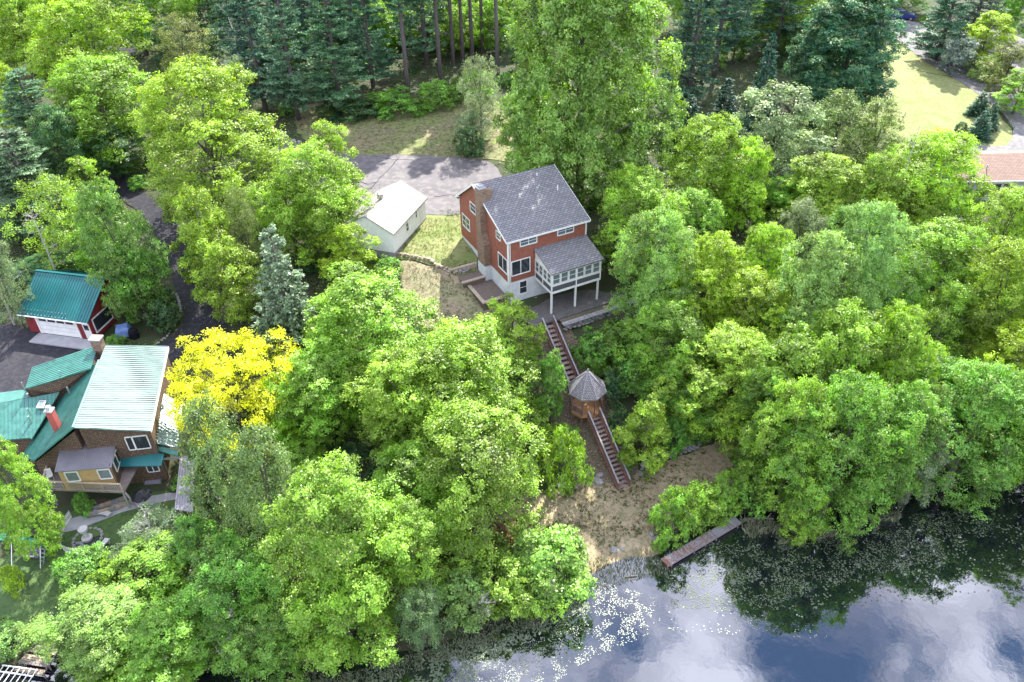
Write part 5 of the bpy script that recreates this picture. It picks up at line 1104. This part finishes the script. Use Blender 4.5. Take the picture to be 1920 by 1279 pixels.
pb('C', 1350, 265, 9, 3.0, (.035, .09, .055), 'low dark spruce in the deep shade behind the pale green tree')
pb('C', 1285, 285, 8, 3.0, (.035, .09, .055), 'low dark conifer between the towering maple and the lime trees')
for (x, y, h, r, c, l) in ((800, 120, 29, 5.2, 'pine', 'dense pine between the first two bare pine trunks'), (670, 120, 27, 5.2, 'pdark', 'dense pine behind the pine with pale broken branches')):
    pb('P', x, y, h, r, c, l)
T('S', 820, 150, 200, 90, 'green', 'low green thicket at the foot of the bare pines')
T('S', 740, 165, 215, 110, 'green', 'green thicket left of the lilac-grey pine trunk')
T('S', 660, 180, 225, 120, 'deep', 'dark thicket along the left rear edge of the lawn')
T('S', 890, 130, 185, 80, 'mid', 'sunlit thicket behind the bare pine trunks')
T('K', 1590, -15, 205, 215, (.06, .19, .10), 'huge round dark blue-green maple beside the far lawn', 18)
T('B', 1520, 60, 190, 100, (.055, .15, .08), 'darker lobe tree at the left of the huge round maple')
T('N', 1455, 160, 350, 170, (.21, .32, .16), 'pale silvery green tree in front of the dark pines')
T('F', 1570, 172, 330, 135, (.20, .29, .09), 'olive twiggy tree left of the olive thicket tree')
T('F', 1640, 185, 340, 140, (.18, .28, .08), 'olive green conifer-like tree at the edge of the far lawn')
T('B', 1480, -70, 80, 150, 'mid', 'green tree at the top edge behind the dark pine')
# -- far right corner
T('P', 1785, -60, 95, 105, 'pine', 'grey-green pine standing beside the parked blue car')
T('P', 1840, -70, 75, 110, (.12, .21, .13), 'pale needled pine at the top right')
T('N', 1850, 25, 115, 90, 'yl', 'yellow-green small tree between the two roads at the top right')
T('S', 1800, 70, 130, 80, 'blue', 'silvery blue shrub right of the pale driveway')
T('S', 1850, 105, 150, 70, 'pale', 'pale shrub on the bank between the roads')
T('N', 1890, 85, 175, 80, 'olive', 'olive green tree at the right edge above the driveway')
T('N', 1915, 130, 210, 80, 'mid', 'green tree cut by the right edge above the driveway curve')
T('B', 1905, -60, 60, 90, 'green', 'green tree behind the utility pole in the top right corner')
T('C', 1840, 172, 215, 46, (.045, .14, .085), 'rear spruce of the three small ones in the driveway loop')
T('C', 1860, 190, 240, 38, (.05, .15, .09), 'slender right spruce of the three in the driveway loop')
T('C', 1842, 206, 256, 50, (.05, .15, .095), 'front spruce of the three small ones in the driveway loop')
T('S', 1804, 228, 250, 26, 'dark', 'small round clipped bush left of the three small spruces')
T('S', 1815, 248, 262, 18, 'mid', 'tiny green bush in front of the clipped round bush')
T('B', 1700, -90, 8, 110, 'green', 'green tree behind the parked blue car')
T('B', 1625, -90, 10, 120, 'mid', 'treetop at the upper edge above the huge round maple')
# -- right-hand woods, back to front
for a in (('B', 1330, 218, 420, 175, 'lime', 'lime maple in front of the deep shade right of the towering maple'), ('B', 1395, 262, 430, 110, 'yl', 'yellow-tipped maple left of the pale silvery green tree'),
    ('B', 1195, 318, 520, 175, 'mid', 'green tree brushing the right end of the red house roof'), ('B', 1228, 395, 640, 140, 'pale', 'pale green narrow tree right of the sun porch'),
    ('B', 1550, 285, 450, 170, 'lime', 'lime tree below the olive twiggy tree'), ('B', 1640, 288, 460, 130, 'mid', 'green tree below the olive conifer-like tree'),
    ('B', 1745, 243, 440, 185, 'yl', 'tall lime tree rising in front of the far lawn'), ('B', 1680, 330, 480, 130, 'lime', 'lime tree left of the tall one before the far lawn'),
    ('B', 1880, 352, 530, 140, 'lime', 'lime tree below the brown-roofed cottage'), ('A', 1500, 372, 500, 100, 'grey', 'pale grey-green spindly tree in the right woods'),
    ('G', 1610, 380, 650, 180, 'pale', 'tall pale green tree in the centre of the right woods'), ('B', 1430, 418, 580, 115, 'yl', 'brightest yellow-green treetop of the right woods'),
    ('B', 1320, 440, 640, 150, 'yl', 'wide yellow-green tree behind the rounded stairside tree'), ('B', 1395, 500, 680, 150, 'yl', 'second yellow-green tree below the brightest treetop'),
    ('B', 1525, 435, 700, 170, 'pale', 'soft pale green tree between the yellow-green and tall pale trees'), ('B', 1760, 412, 620, 190, 'lime', 'broad lime tree above the white birch trunk'),
    ('B', 1870, 450, 690, 170, 'lime', 'broad lime tree at the right edge below the cottage'), ('A', 1765, 530, 700, 130, 'mid', 'thin crowned tree with a pale birch trunk in the right woods'),
    ('B', 1250, 560, 740, 150, 'mid', 'green tree with lime tips right of the patio'), ('G', 1365, 600, 815, 210, 'lime', 'lime-topped tree above the right end of the beach'),
    ('B', 1480, 610, 850, 190, 'mid', 'green tree in the middle of the right bank'), ('B', 1570, 570, 830, 190, 'mid', 'tall green tree in the lower right woods'),
    ('B', 1670, 580, 820, 150, 'lime', 'pale-lime tree with bright right edge in the lower right woods'), ('B', 1435, 690, 880, 110, 'green', 'dark green tree at the right edge of the beach'),
    ('B', 1485, 710, 960, 150, 'mid', 'green tree behind the end of the long dock'), ('G', 1580, 700, 990, 215, 'green', 'broad green tree overhanging the pond right of the dock'),
    ('N', 1512, 905, 1020, 75, 'lime', 'low bright branch tree dipping towards the water right of the dock'), ('B', 1670, 720, 955, 160, 'green', 'green tree at the waterline right of the broad overhanging one'),
    ('A', 1725, 795, 950, 115, 'grey', 'silvery thin tree with a yellow-green top at the waterline'), ('N', 1742, 792, 850, 75, 'yl', 'yellow-green tuft tree above the silvery thin tree'),
    ('G', 1820, 670, 935, 220, 'green', 'big green tree at the waterline on the right'), ('B', 1915, 700, 910, 160, 'mid', 'green tree at the right edge of the pond'),
    ('B', 1750, 660, 830, 150, 'green', 'shaded green tree below the pale birch trunk'), ('B', 1890, 600, 800, 150, 'yl', 'yellow-green tree at the right edge above the pond'),
    ('N', 1310, 690, 820, 110, 'green', 'narrow dark green tree above the beach wall'), ('B', 1440, 560, 700, 120, 'mid', 'green tree tucked below the second yellow-green tree'),
    ('B', 1290, 350, 500, 130, 'mid', 'green tree behind the pale narrow tree by the porch'), ('B', 1480, 330, 430, 120, 'mid', 'green tree beneath the pale silvery green tree'),
    ('A', 1690, 470, 640, 120, 'mid', 'airy green tree between the tall pale and broad lime trees'), ('G', 2010, 660, 920, 200, 'mid', 'waterline tree beyond the right edge'), ('G', 2130, 620, 900, 220, 'mid', 'farther waterline tree beyond the right edge'), ('B', 1960, 500, 760, 160, 'mid', 'tree reaching in from beyond the right edge'), ('B', 1990, 300, 480, 140, 'mid', 'tree beyond the right edge near the cottage')):
    T(*a, trunkm=M['bark_pale'] if 'birch' in a[6] and a[0] == 'A' else None)
# -- woods behind everything, seen only as the backdrop between nearer trunks
rs_ = random.Random(5); nb = 0
for y_, n_, hh in ((60, 11, 21), (20, 13, 21), (-25, 15, 21), (-75, 17, 22), (-130, 18, 22)):
    for i in range(n_):
        x_ = -60 + 2040 * (i + rs_.uniform(.15, .85)) / n_
        if y_ > 10 and (1560 < x_ < 1990 or 230 < x_ < 300): continue
        if y_ > 40 and 720 < x_ < 960: continue
        if 1640 < x_ < 1800 and y_ > -60: continue
        conif = 430 < x_ < 1500; g_ = 'pines deep in the wood at the top of the view' if conif else 'leafy trees deep in the wood at the top of the view'
        p = gp(x_, y_)
        if conif and rs_.random() < .75: plant('P', p, hh + rs_.uniform(-3, 3), rs_.uniform(3.8, 5), rs_.choice(['pine', 'pdark', 'pine']), 'dark pine standing in the crowded wood along the top edge', g_)
        else: plant('B', p, hh - 4 + rs_.uniform(-2, 2), rs_.uniform(5, 6.5), rs_.choice(['mid', 'lime', 'green']), 'leafy tree in the crowded wood along the top edge', 'leafy trees deep in the wood at the top of the view')
for i, (lo_, hi_, n2) in enumerate(((100, 150, 30), (30, 100, 34), (-40, 30, 26))):
    for j in range(n2):
        x_ = -40 + 2000 * (j + rs_.uniform(.1, .9)) / n2; y_ = rs_.uniform(lo_, hi_)
        if y_ > 10 and (1560 < x_ < 1990 or 220 < x_ < 310): continue
        if 1640 < x_ < 1800 and y_ > -60: continue
        if y_ > 120 and 700 < x_ < 960: continue
        plant('N', gp(x_, y_), rs_.uniform(5, 9), rs_.uniform(2.2, 3.6), rs_.choice(['green', 'deep', 'mid', 'dark'] if not 760 < x_ < 960 else ['mid', 'lime', 'green']), 'young leafy tree growing beneath the tall wood along the top edge', 'young trees beneath the tall wood')
for j in range(34):
    x_ = 640 + 340 * ((j * .618) % 1); y_ = 112 - 118 * (j / 34)
    plant('N', gp(x_, y_), rs_.uniform(6, 10), rs_.uniform(2.6, 3.8), rs_.choice(['mid', 'lime', 'green', 'lime']), 'sunlit young leafy tree behind the bare pine trunks', 'young trees behind the bare pine trunks')
# fill in the gaps between the crowns with understorey bushes
ALLP = [q for k_ in POLYS for q in POLYS[k_]]
hb = [hw(-1, -7)[:2], hw(14, -7)[:2], hw(14, 13)[:2], hw(-4, 13)[:2]]
gb_ = [(GO + Vector((math.cos(GA) * a - math.sin(GA) * b, math.sin(GA) * a + math.cos(GA) * b, 0)))[:2] for a, b in ((-1, -1), (10, -1), (10, 7), (-1, 7))]
tb_ = [(TO + Vector((math.cos(TA) * a - math.sin(TA) * b, math.sin(TA) * a + math.cos(TA) * b, 0)))[:2] for a, b in ((-2, -2), (10, -2), (10, 9), (-2, 9))]
gr_ = [(-52, 46), (-30, 46), (-30, 67), (-52, 67)]; sr_ = [(2, 68), (5.5, 68), (11.5, 50), (8.5, 48.5), (4, 57)]; ct_ = [cot.location[:2], (cot.location.x + 15, cot.location.y - 1), (cot.location.x + 15, cot.location.y + 10), (cot.location.x - 1, cot.location.y + 10)]
BLOCK = ALLP + [hb, gb_, tb_, gr_, sr_, ct_]
def free(x, y): return hz(x, y) > WATER + .12 and not any(inside(x, y, q) for q in BLOCK)
rs_ = random.Random(11); n_ = 0; used = []
for _ in range(2600):
    px, py = rs_.uniform(-60, 1980), rs_.uniform(-10, 1270)
    p = gp(px, py)
    if not free(p.x, p.y) or any((p.x - a) ** 2 + (p.y - b) ** 2 < (5.4 if p.y < 100 else 16) for a, b in used): continue
    used.append((p.x, p.y)); h = rs_.uniform(1.0, 2.2); o_ = plant('S', p, h, h * .8, rs_.choice(['green', 'deep', 'mid', 'dark']), 'understorey shrub growing among the tree trunks', 'understorey shrubs in the woods'); n_ += 1
    if n_ > 250: break
# ground cover: countless small leaves, one object
rsn = np.random.RandomState(3); xs, ys = [], []
X = rsn.uniform(-85, 95, 80000); Y = rsn.uniform(28, 165, 80000); Zg = hts(X, Y)
keep = (Zg > WATER + .1) & (np.abs(X) < Y * .72 + 8) & (rsn.rand(len(X)) < np.clip(1.6 - Y / 130, .4, 1))
idx = np.nonzero(keep)[0]; dens = np.array([noise.noise(Vector((X[i] * .22, Y[i] * .22, 5))) for i in idx]); idx = idx[dens > -.18]
idx = np.array([i for i in idx if not any(inside(X[i], Y[i], q) for q in BLOCK)])
cpt = np.stack([X[idx], Y[idx], Zg[idx]], 1); K_ = 5; c = np.repeat(cpt, K_, 0) + rsn.normal(0, .22, (len(cpt) * K_, 3)) * [1, 1, 0] + [0, 0, .12] + rsn.rand(len(cpt) * K_, 1) * [0, 0, .3]
nn = rsn.normal(0, .5, c.shape) + [0, 0, 1]
me = cards('ground_cover', c, nn, rsn.uniform(.14, .36, len(c)), np.repeat(rsn.uniform(.1, .9, len(cpt)), K_), rsn.rand(len(c)) * .6, M['leaf'], rs=rsn)
o = link('ground_cover', me); o.color = (.085, .17, .045, 1); tag(o, kind='stuff')
# tufts of grass on the beach and thin lawns
def tufts(name, polys, n, col, size=(.1, .22), k=4, thr=0.0):
    C_ = []
    for q in polys:
        xs = [a[0] for a in q]; ys = [a[1] for a in q]; got = 0
        for _ in range(n * 6):
            x, y = rng.uniform(min(xs), max(xs)), rng.uniform(min(ys), max(ys))
            if not inside(x, y, q) or noise.noise(Vector((x * .45, y * .45, 2))) < thr: continue
            C_.append((x, y)); got += 1
            if got >= n: break
    C_ = np.array(C_); z = hts(C_[:, 0], C_[:, 1]) + .1
    c = np.repeat(np.c_[C_, z], k, 0) + rsn.normal(0, .07, (len(C_) * k, 3)) * [1, 1, 0] + [0, 0, .05]
    me = cards(name, c, rsn.normal(0, 1, c.shape) * [1, 1, .6] + [0, 0, .2], rsn.uniform(*size, len(c)), rsn.rand(len(c)), rsn.rand(len(c)) * .5, M['leaf'], .45, rsn)
    o = link(name, me); o.color = (*col, 1); tag(o, kind='stuff')
tufts('beach_grass', POLYS['beach'], 1500, (.075, .10, .035), thr=-.1)
tufts('lawn_grass', POLYS['slope_lawn'] + POLYS['lawn'][:2], 1500, (.12, .15, .05), (.08, .16), thr=-.3)
# lily pads and reeds
def pads(name, poly, n, m, size=(.07, .16), thr=-.1, sc=.5, world=False):
    P_ = [tuple(at(*p, WATER)[:2]) for p in poly]; xs = [a[0] for a in P_]; ys = [a[1] for a in P_]; V = []; F = []; got = 0
    while got < n:
        x, y = rng.uniform(min(xs), max(xs)), rng.uniform(min(ys), max(ys))
        if not inside(x, y, P_) or noise.noise(Vector((x * sc, y * sc, 4))) + .35 * noise.noise(Vector((x * sc * 4, y * sc * 4, 7))) < thr + rng.uniform(-.15, .15): continue
        r = rng.uniform(*size); k = len(V); a0 = rng.uniform(0, 6.28); tx, ty = rng.uniform(-.05, .05), rng.uniform(-.05, .05); zz = WATER + .012 + rng.uniform(0, .01)
        for j in range(6):
            a = a0 + j * 1.0; V.append((x + r * math.cos(a), y + r * math.sin(a), zz + tx * math.cos(a) * r + ty * math.sin(a) * r + .004))
        F.append(tuple(range(k, k + 6))); got += 1
    me = bpy.data.meshes.new(name); me.from_pydata(V, [], F); me.materials.append(m); tag(link(name, me), kind='stuff')
pads('lily_pads', [(1245,1085),(1330,1020),(1500,1010),(1700,965),(1830,955),(1880,985),(1760,1050),(1560,1100),(1400,1150),(1260,1140)], 5200, M['pad'], (.025, .06), thr=-.08, sc=.8)
pads('lily_pads', [(1300,1020),(1920,930),(1925,1100),(1500,1150),(1280,1120)], 1000, M['pad'], (.05, .1), thr=.1, sc=.9)
pads('lily_pads', [(840,1279),(960,1180),(1110,1085),(1230,1120),(1215,1190),(1100,1240),(1010,1300),(840,1330)], 3800, M['pad_pale'], (.02, .05), thr=.0, sc=1.1)
pads('lily_pads', [(480,1300),(700,1250),(880,1195),(1095,1110),(1110,1150),(950,1215),(860,1300)], 2600, M['pad'], (.04, .09), thr=-.1, sc=.9)
pads('lily_pads', [(1180,1130),(1500,1150),(1560,1200),(1200,1180)], 150, M['pad_pale'], (.03, .06))
def reeds(name, poly, n, h=(.4, .9), thr=-1):
    P_ = [tuple(at(*p, WATER)[:2]) for p in poly]; xs = [a[0] for a in P_]; ys = [a[1] for a in P_]; V = []; F = []; got = 0
    while got < n:
        x, y = rng.uniform(min(xs), max(xs)), rng.uniform(min(ys), max(ys))
        if not inside(x, y, P_) or noise.noise(Vector((x * .8, y * .8, 4))) < thr: continue
        hh = rng.uniform(*h); a = rng.uniform(0, 6.28); b = rng.uniform(0, 6.28); w_ = rng.uniform(.012, .03); l = hh * rng.uniform(.1, .7); k = len(V); z0 = max(WATER - .05, hz(x, y) - .02)
        V += [(x - w_ * math.cos(a), y - w_ * math.sin(a), z0), (x + w_ * math.cos(a), y + w_ * math.sin(a), z0), (x + l * .4 * math.cos(b) + w_ * math.cos(a), y + l * .4 * math.sin(b) + w_ * math.sin(a), z0 + hh * .6), (x + l * math.cos(b), y + l * math.sin(b), z0 + hh)]
        F.append((k, k + 1, k + 2, k + 3)); got += 1
    me = bpy.data.meshes.new(name); me.from_pydata(V, [], F); me.materials.append(M['reed']); tag(link(name, me), kind='stuff')
reeds('reeds', [(1390,975),(1500,985),(1640,970),(1700,960),(1680,990),(1560,1010),(1440,1025),(1390,1000)], 1500, thr=-.1)
reeds('reeds', [(1105,1065),(1225,1035),(1260,1075),(1180,1090),(1120,1110)], 1500, (.15, .45))
reeds('reeds', [(420,1290),(700,1230),(1000,1140),(1095,1090),(1100,1130),(900,1225),(640,1300)], 4500, (.15, .5), thr=-.25)
# red leaves on the dock and under the trees
V = []; F = []
def litter(p, zz):
    k = len(V); a = rng.uniform(0, 6.28); r = rng.uniform(.03, .07)
    for j in range(4): V.append((p[0] + r * math.cos(a + j * 1.57), p[1] + r * math.sin(a + j * 1.57), zz + rng.uniform(0, .02)))
    F.append((k, k + 1, k + 2, k + 3))
for _ in range(220):
    t = rng.random() ** 1.6 * .6; q = a0 + (b0 - a0) * t + dy_ * rng.uniform(-.5, .5) * (.6 if rng.random() < .5 else 1); litter(q, WATER + .39)
me = bpy.data.meshes.new('fallen_leaves'); me.from_pydata(V, [], F); me.materials.append(M['dead']); tag(link('fallen_leaves', me), kind='stuff')

def crack(px, w_=.05):
    P_ = gps(px); V = []; F = []; pts = []
    for a, b in zip(P_, P_[1:]):
        n = max(2, int((b - a).length / .35))
        for i in range(n): q = a.lerp(b, i / n); pts.append((q.x + rng.uniform(-.08, .08), q.y + rng.uniform(-.08, .08)))
    for i, (x, y) in enumerate(pts):
        a = pts[max(0, i - 1)]; b = pts[min(len(pts) - 1, i + 1)]; d = Vector((b[0] - a[0], b[1] - a[1])).normalized(); ww = w_ * rng.uniform(.6, 1.3)
        zz = hz(x, y) + noise.noise(Vector((x * .35, y * .35, 0))) * .06 + .125
        V += [(x - d.y * ww, y + d.x * ww, zz), (x + d.y * ww, y - d.x * ww, zz)]
    for i in range(len(pts) - 1): F.append((2 * i, 2 * i + 1, 2 * i + 3, 2 * i + 2))
    me = bpy.data.meshes.new('asphalt_crack'); me.from_pydata(V, [], F); me.materials.append(M['asphalt_new']); tag(link('asphalt_crack', me), kind='structure')
crack([(748, 296), (733, 315), (710, 338), (700, 350), (680, 366)]); crack([(705, 343), (690, 347), (672, 342)]); crack([(697, 355), (680, 352), (668, 345)]); crack([(812, 372), (845, 366), (868, 372)], .04); crack([(700, 293), (735, 300), (780, 301)], .04)

def bare_tree(px, py, h, lab, m='bark_pale', spread=.35, n1=16):
    p = gp(px, py); rs = random.Random(int(px * 7 + py)); root = empty('dead_tree', (p.x, p.y, p.z), 0, lab, 'tree'); b = MB(); t = MB()
    t.tube([(0, 0, -.4), (.1, .05, h * .5), (.2, -.05, h)], [.13, .08, .02], 7)
    for i in range(n1):
        z = h * rs.uniform(.3, .98); az = rs.uniform(0, 6.28); l = h * spread * rs.uniform(.4, 1) * (1.15 - z / h); s0 = Vector((.1 * z / h, 0, z)); d = Vector((math.cos(az), math.sin(az), rs.uniform(.2, .9))); e = s0 + d * l
        b.tube([s0, s0.lerp(e, .5) + Vector((0, 0, -.08)), e], [.035, .022, .008], 4, cap=False)
        for k in range(6):
            q = s0.lerp(e, rs.uniform(.25, 1)); f = q + Vector((rs.uniform(-1, 1), rs.uniform(-1, 1), rs.uniform(-.2, .8))) * l * .35
            b.tube([q, f], [.014, .005], 3, cap=False)
            for _ in range(2): g = q.lerp(f, rs.uniform(.3, 1)); b.tube([g, g + Vector((rs.uniform(-1, 1), rs.uniform(-1, 1), rs.uniform(-.1, .8))) * l * .16], [.008, .004], 3, cap=False)
    t.build('trunk', M[m], root); b.build('branches', M[m], root)
bare_tree(28, 610, 12, 'bare grey dead tree left of the teal garage')
bare_tree(118, 545, 11, 'pair of pale leaning bare branches behind the teal garage')
bare_tree(470, 215, 17, 'bare grey tree on the right shoulder of the big upper left maple')
bare_tree(455, 1225, 5.5, 'bare silver twigs standing at the waterline at the bottom', spread=.5, n1=26)
bare_tree(905, 1160, 3.2, 'bare silver twiggy shrub in the lakeside hedge', spread=.8, n1=26)
bare_tree(1700, 935, 8, 'leaning bare silver branches at the waterline on the right', spread=.5)
bare_tree(1650, 470, 15, 'bare grey limbs showing beside the tall lime tree near the cottage')
bare_tree(300, 1040, 5, 'bare twigs poking out of the whitish sparse shrub', spread=.6, n1=22)
# litter and pebbles where the bank meets the water and along the slope
def scatter(name, poly, n, m, size, world=True, dz=.1):
    xs = [a[0] for a in poly]; ys = [a[1] for a in poly]; V = []; F = []; got = 0
    while got < n:
        x, y = rng.uniform(min(xs), max(xs)), rng.uniform(min(ys), max(ys))
        if not inside(x, y, poly) or noise.noise(Vector((x * .6, y * .6, 8))) < -.15: continue
        k = len(V); a = rng.uniform(0, 6.28); r = rng.uniform(*size); z = hz(x, y) + dz; got += 1
        for j in range(4): V.append((x + r * math.cos(a + j * 1.57), y + r * math.sin(a + j * 1.57), z + rng.uniform(0, r * .6)))
        F += [(k, k + 1, k + 2), (k, k + 2, k + 3)]
    me = bpy.data.meshes.new(name); me.from_pydata(V, [], F); me.materials.append(m); tag(link(name, me), kind='stuff')
M['tanleaf'] = mat('tan_leaf_litter', (.36, .27, .19), .9, (.20, .14, .10), 4)
scatter('leaf_litter', POLYS['slope_path'][0], 3500, M['tanleaf'], (.03, .09))
scatter('leaf_litter', POLYS['beach'][0], 1800, M['dead'], (.02, .06), dz=.08)
scatter('leaf_litter', [tuple(gp(*q)[:2]) for q in ((880, 980), (960, 975), (975, 1010), (930, 1060), (890, 1050))], 900, M['dead'], (.04, .1), dz=.1)
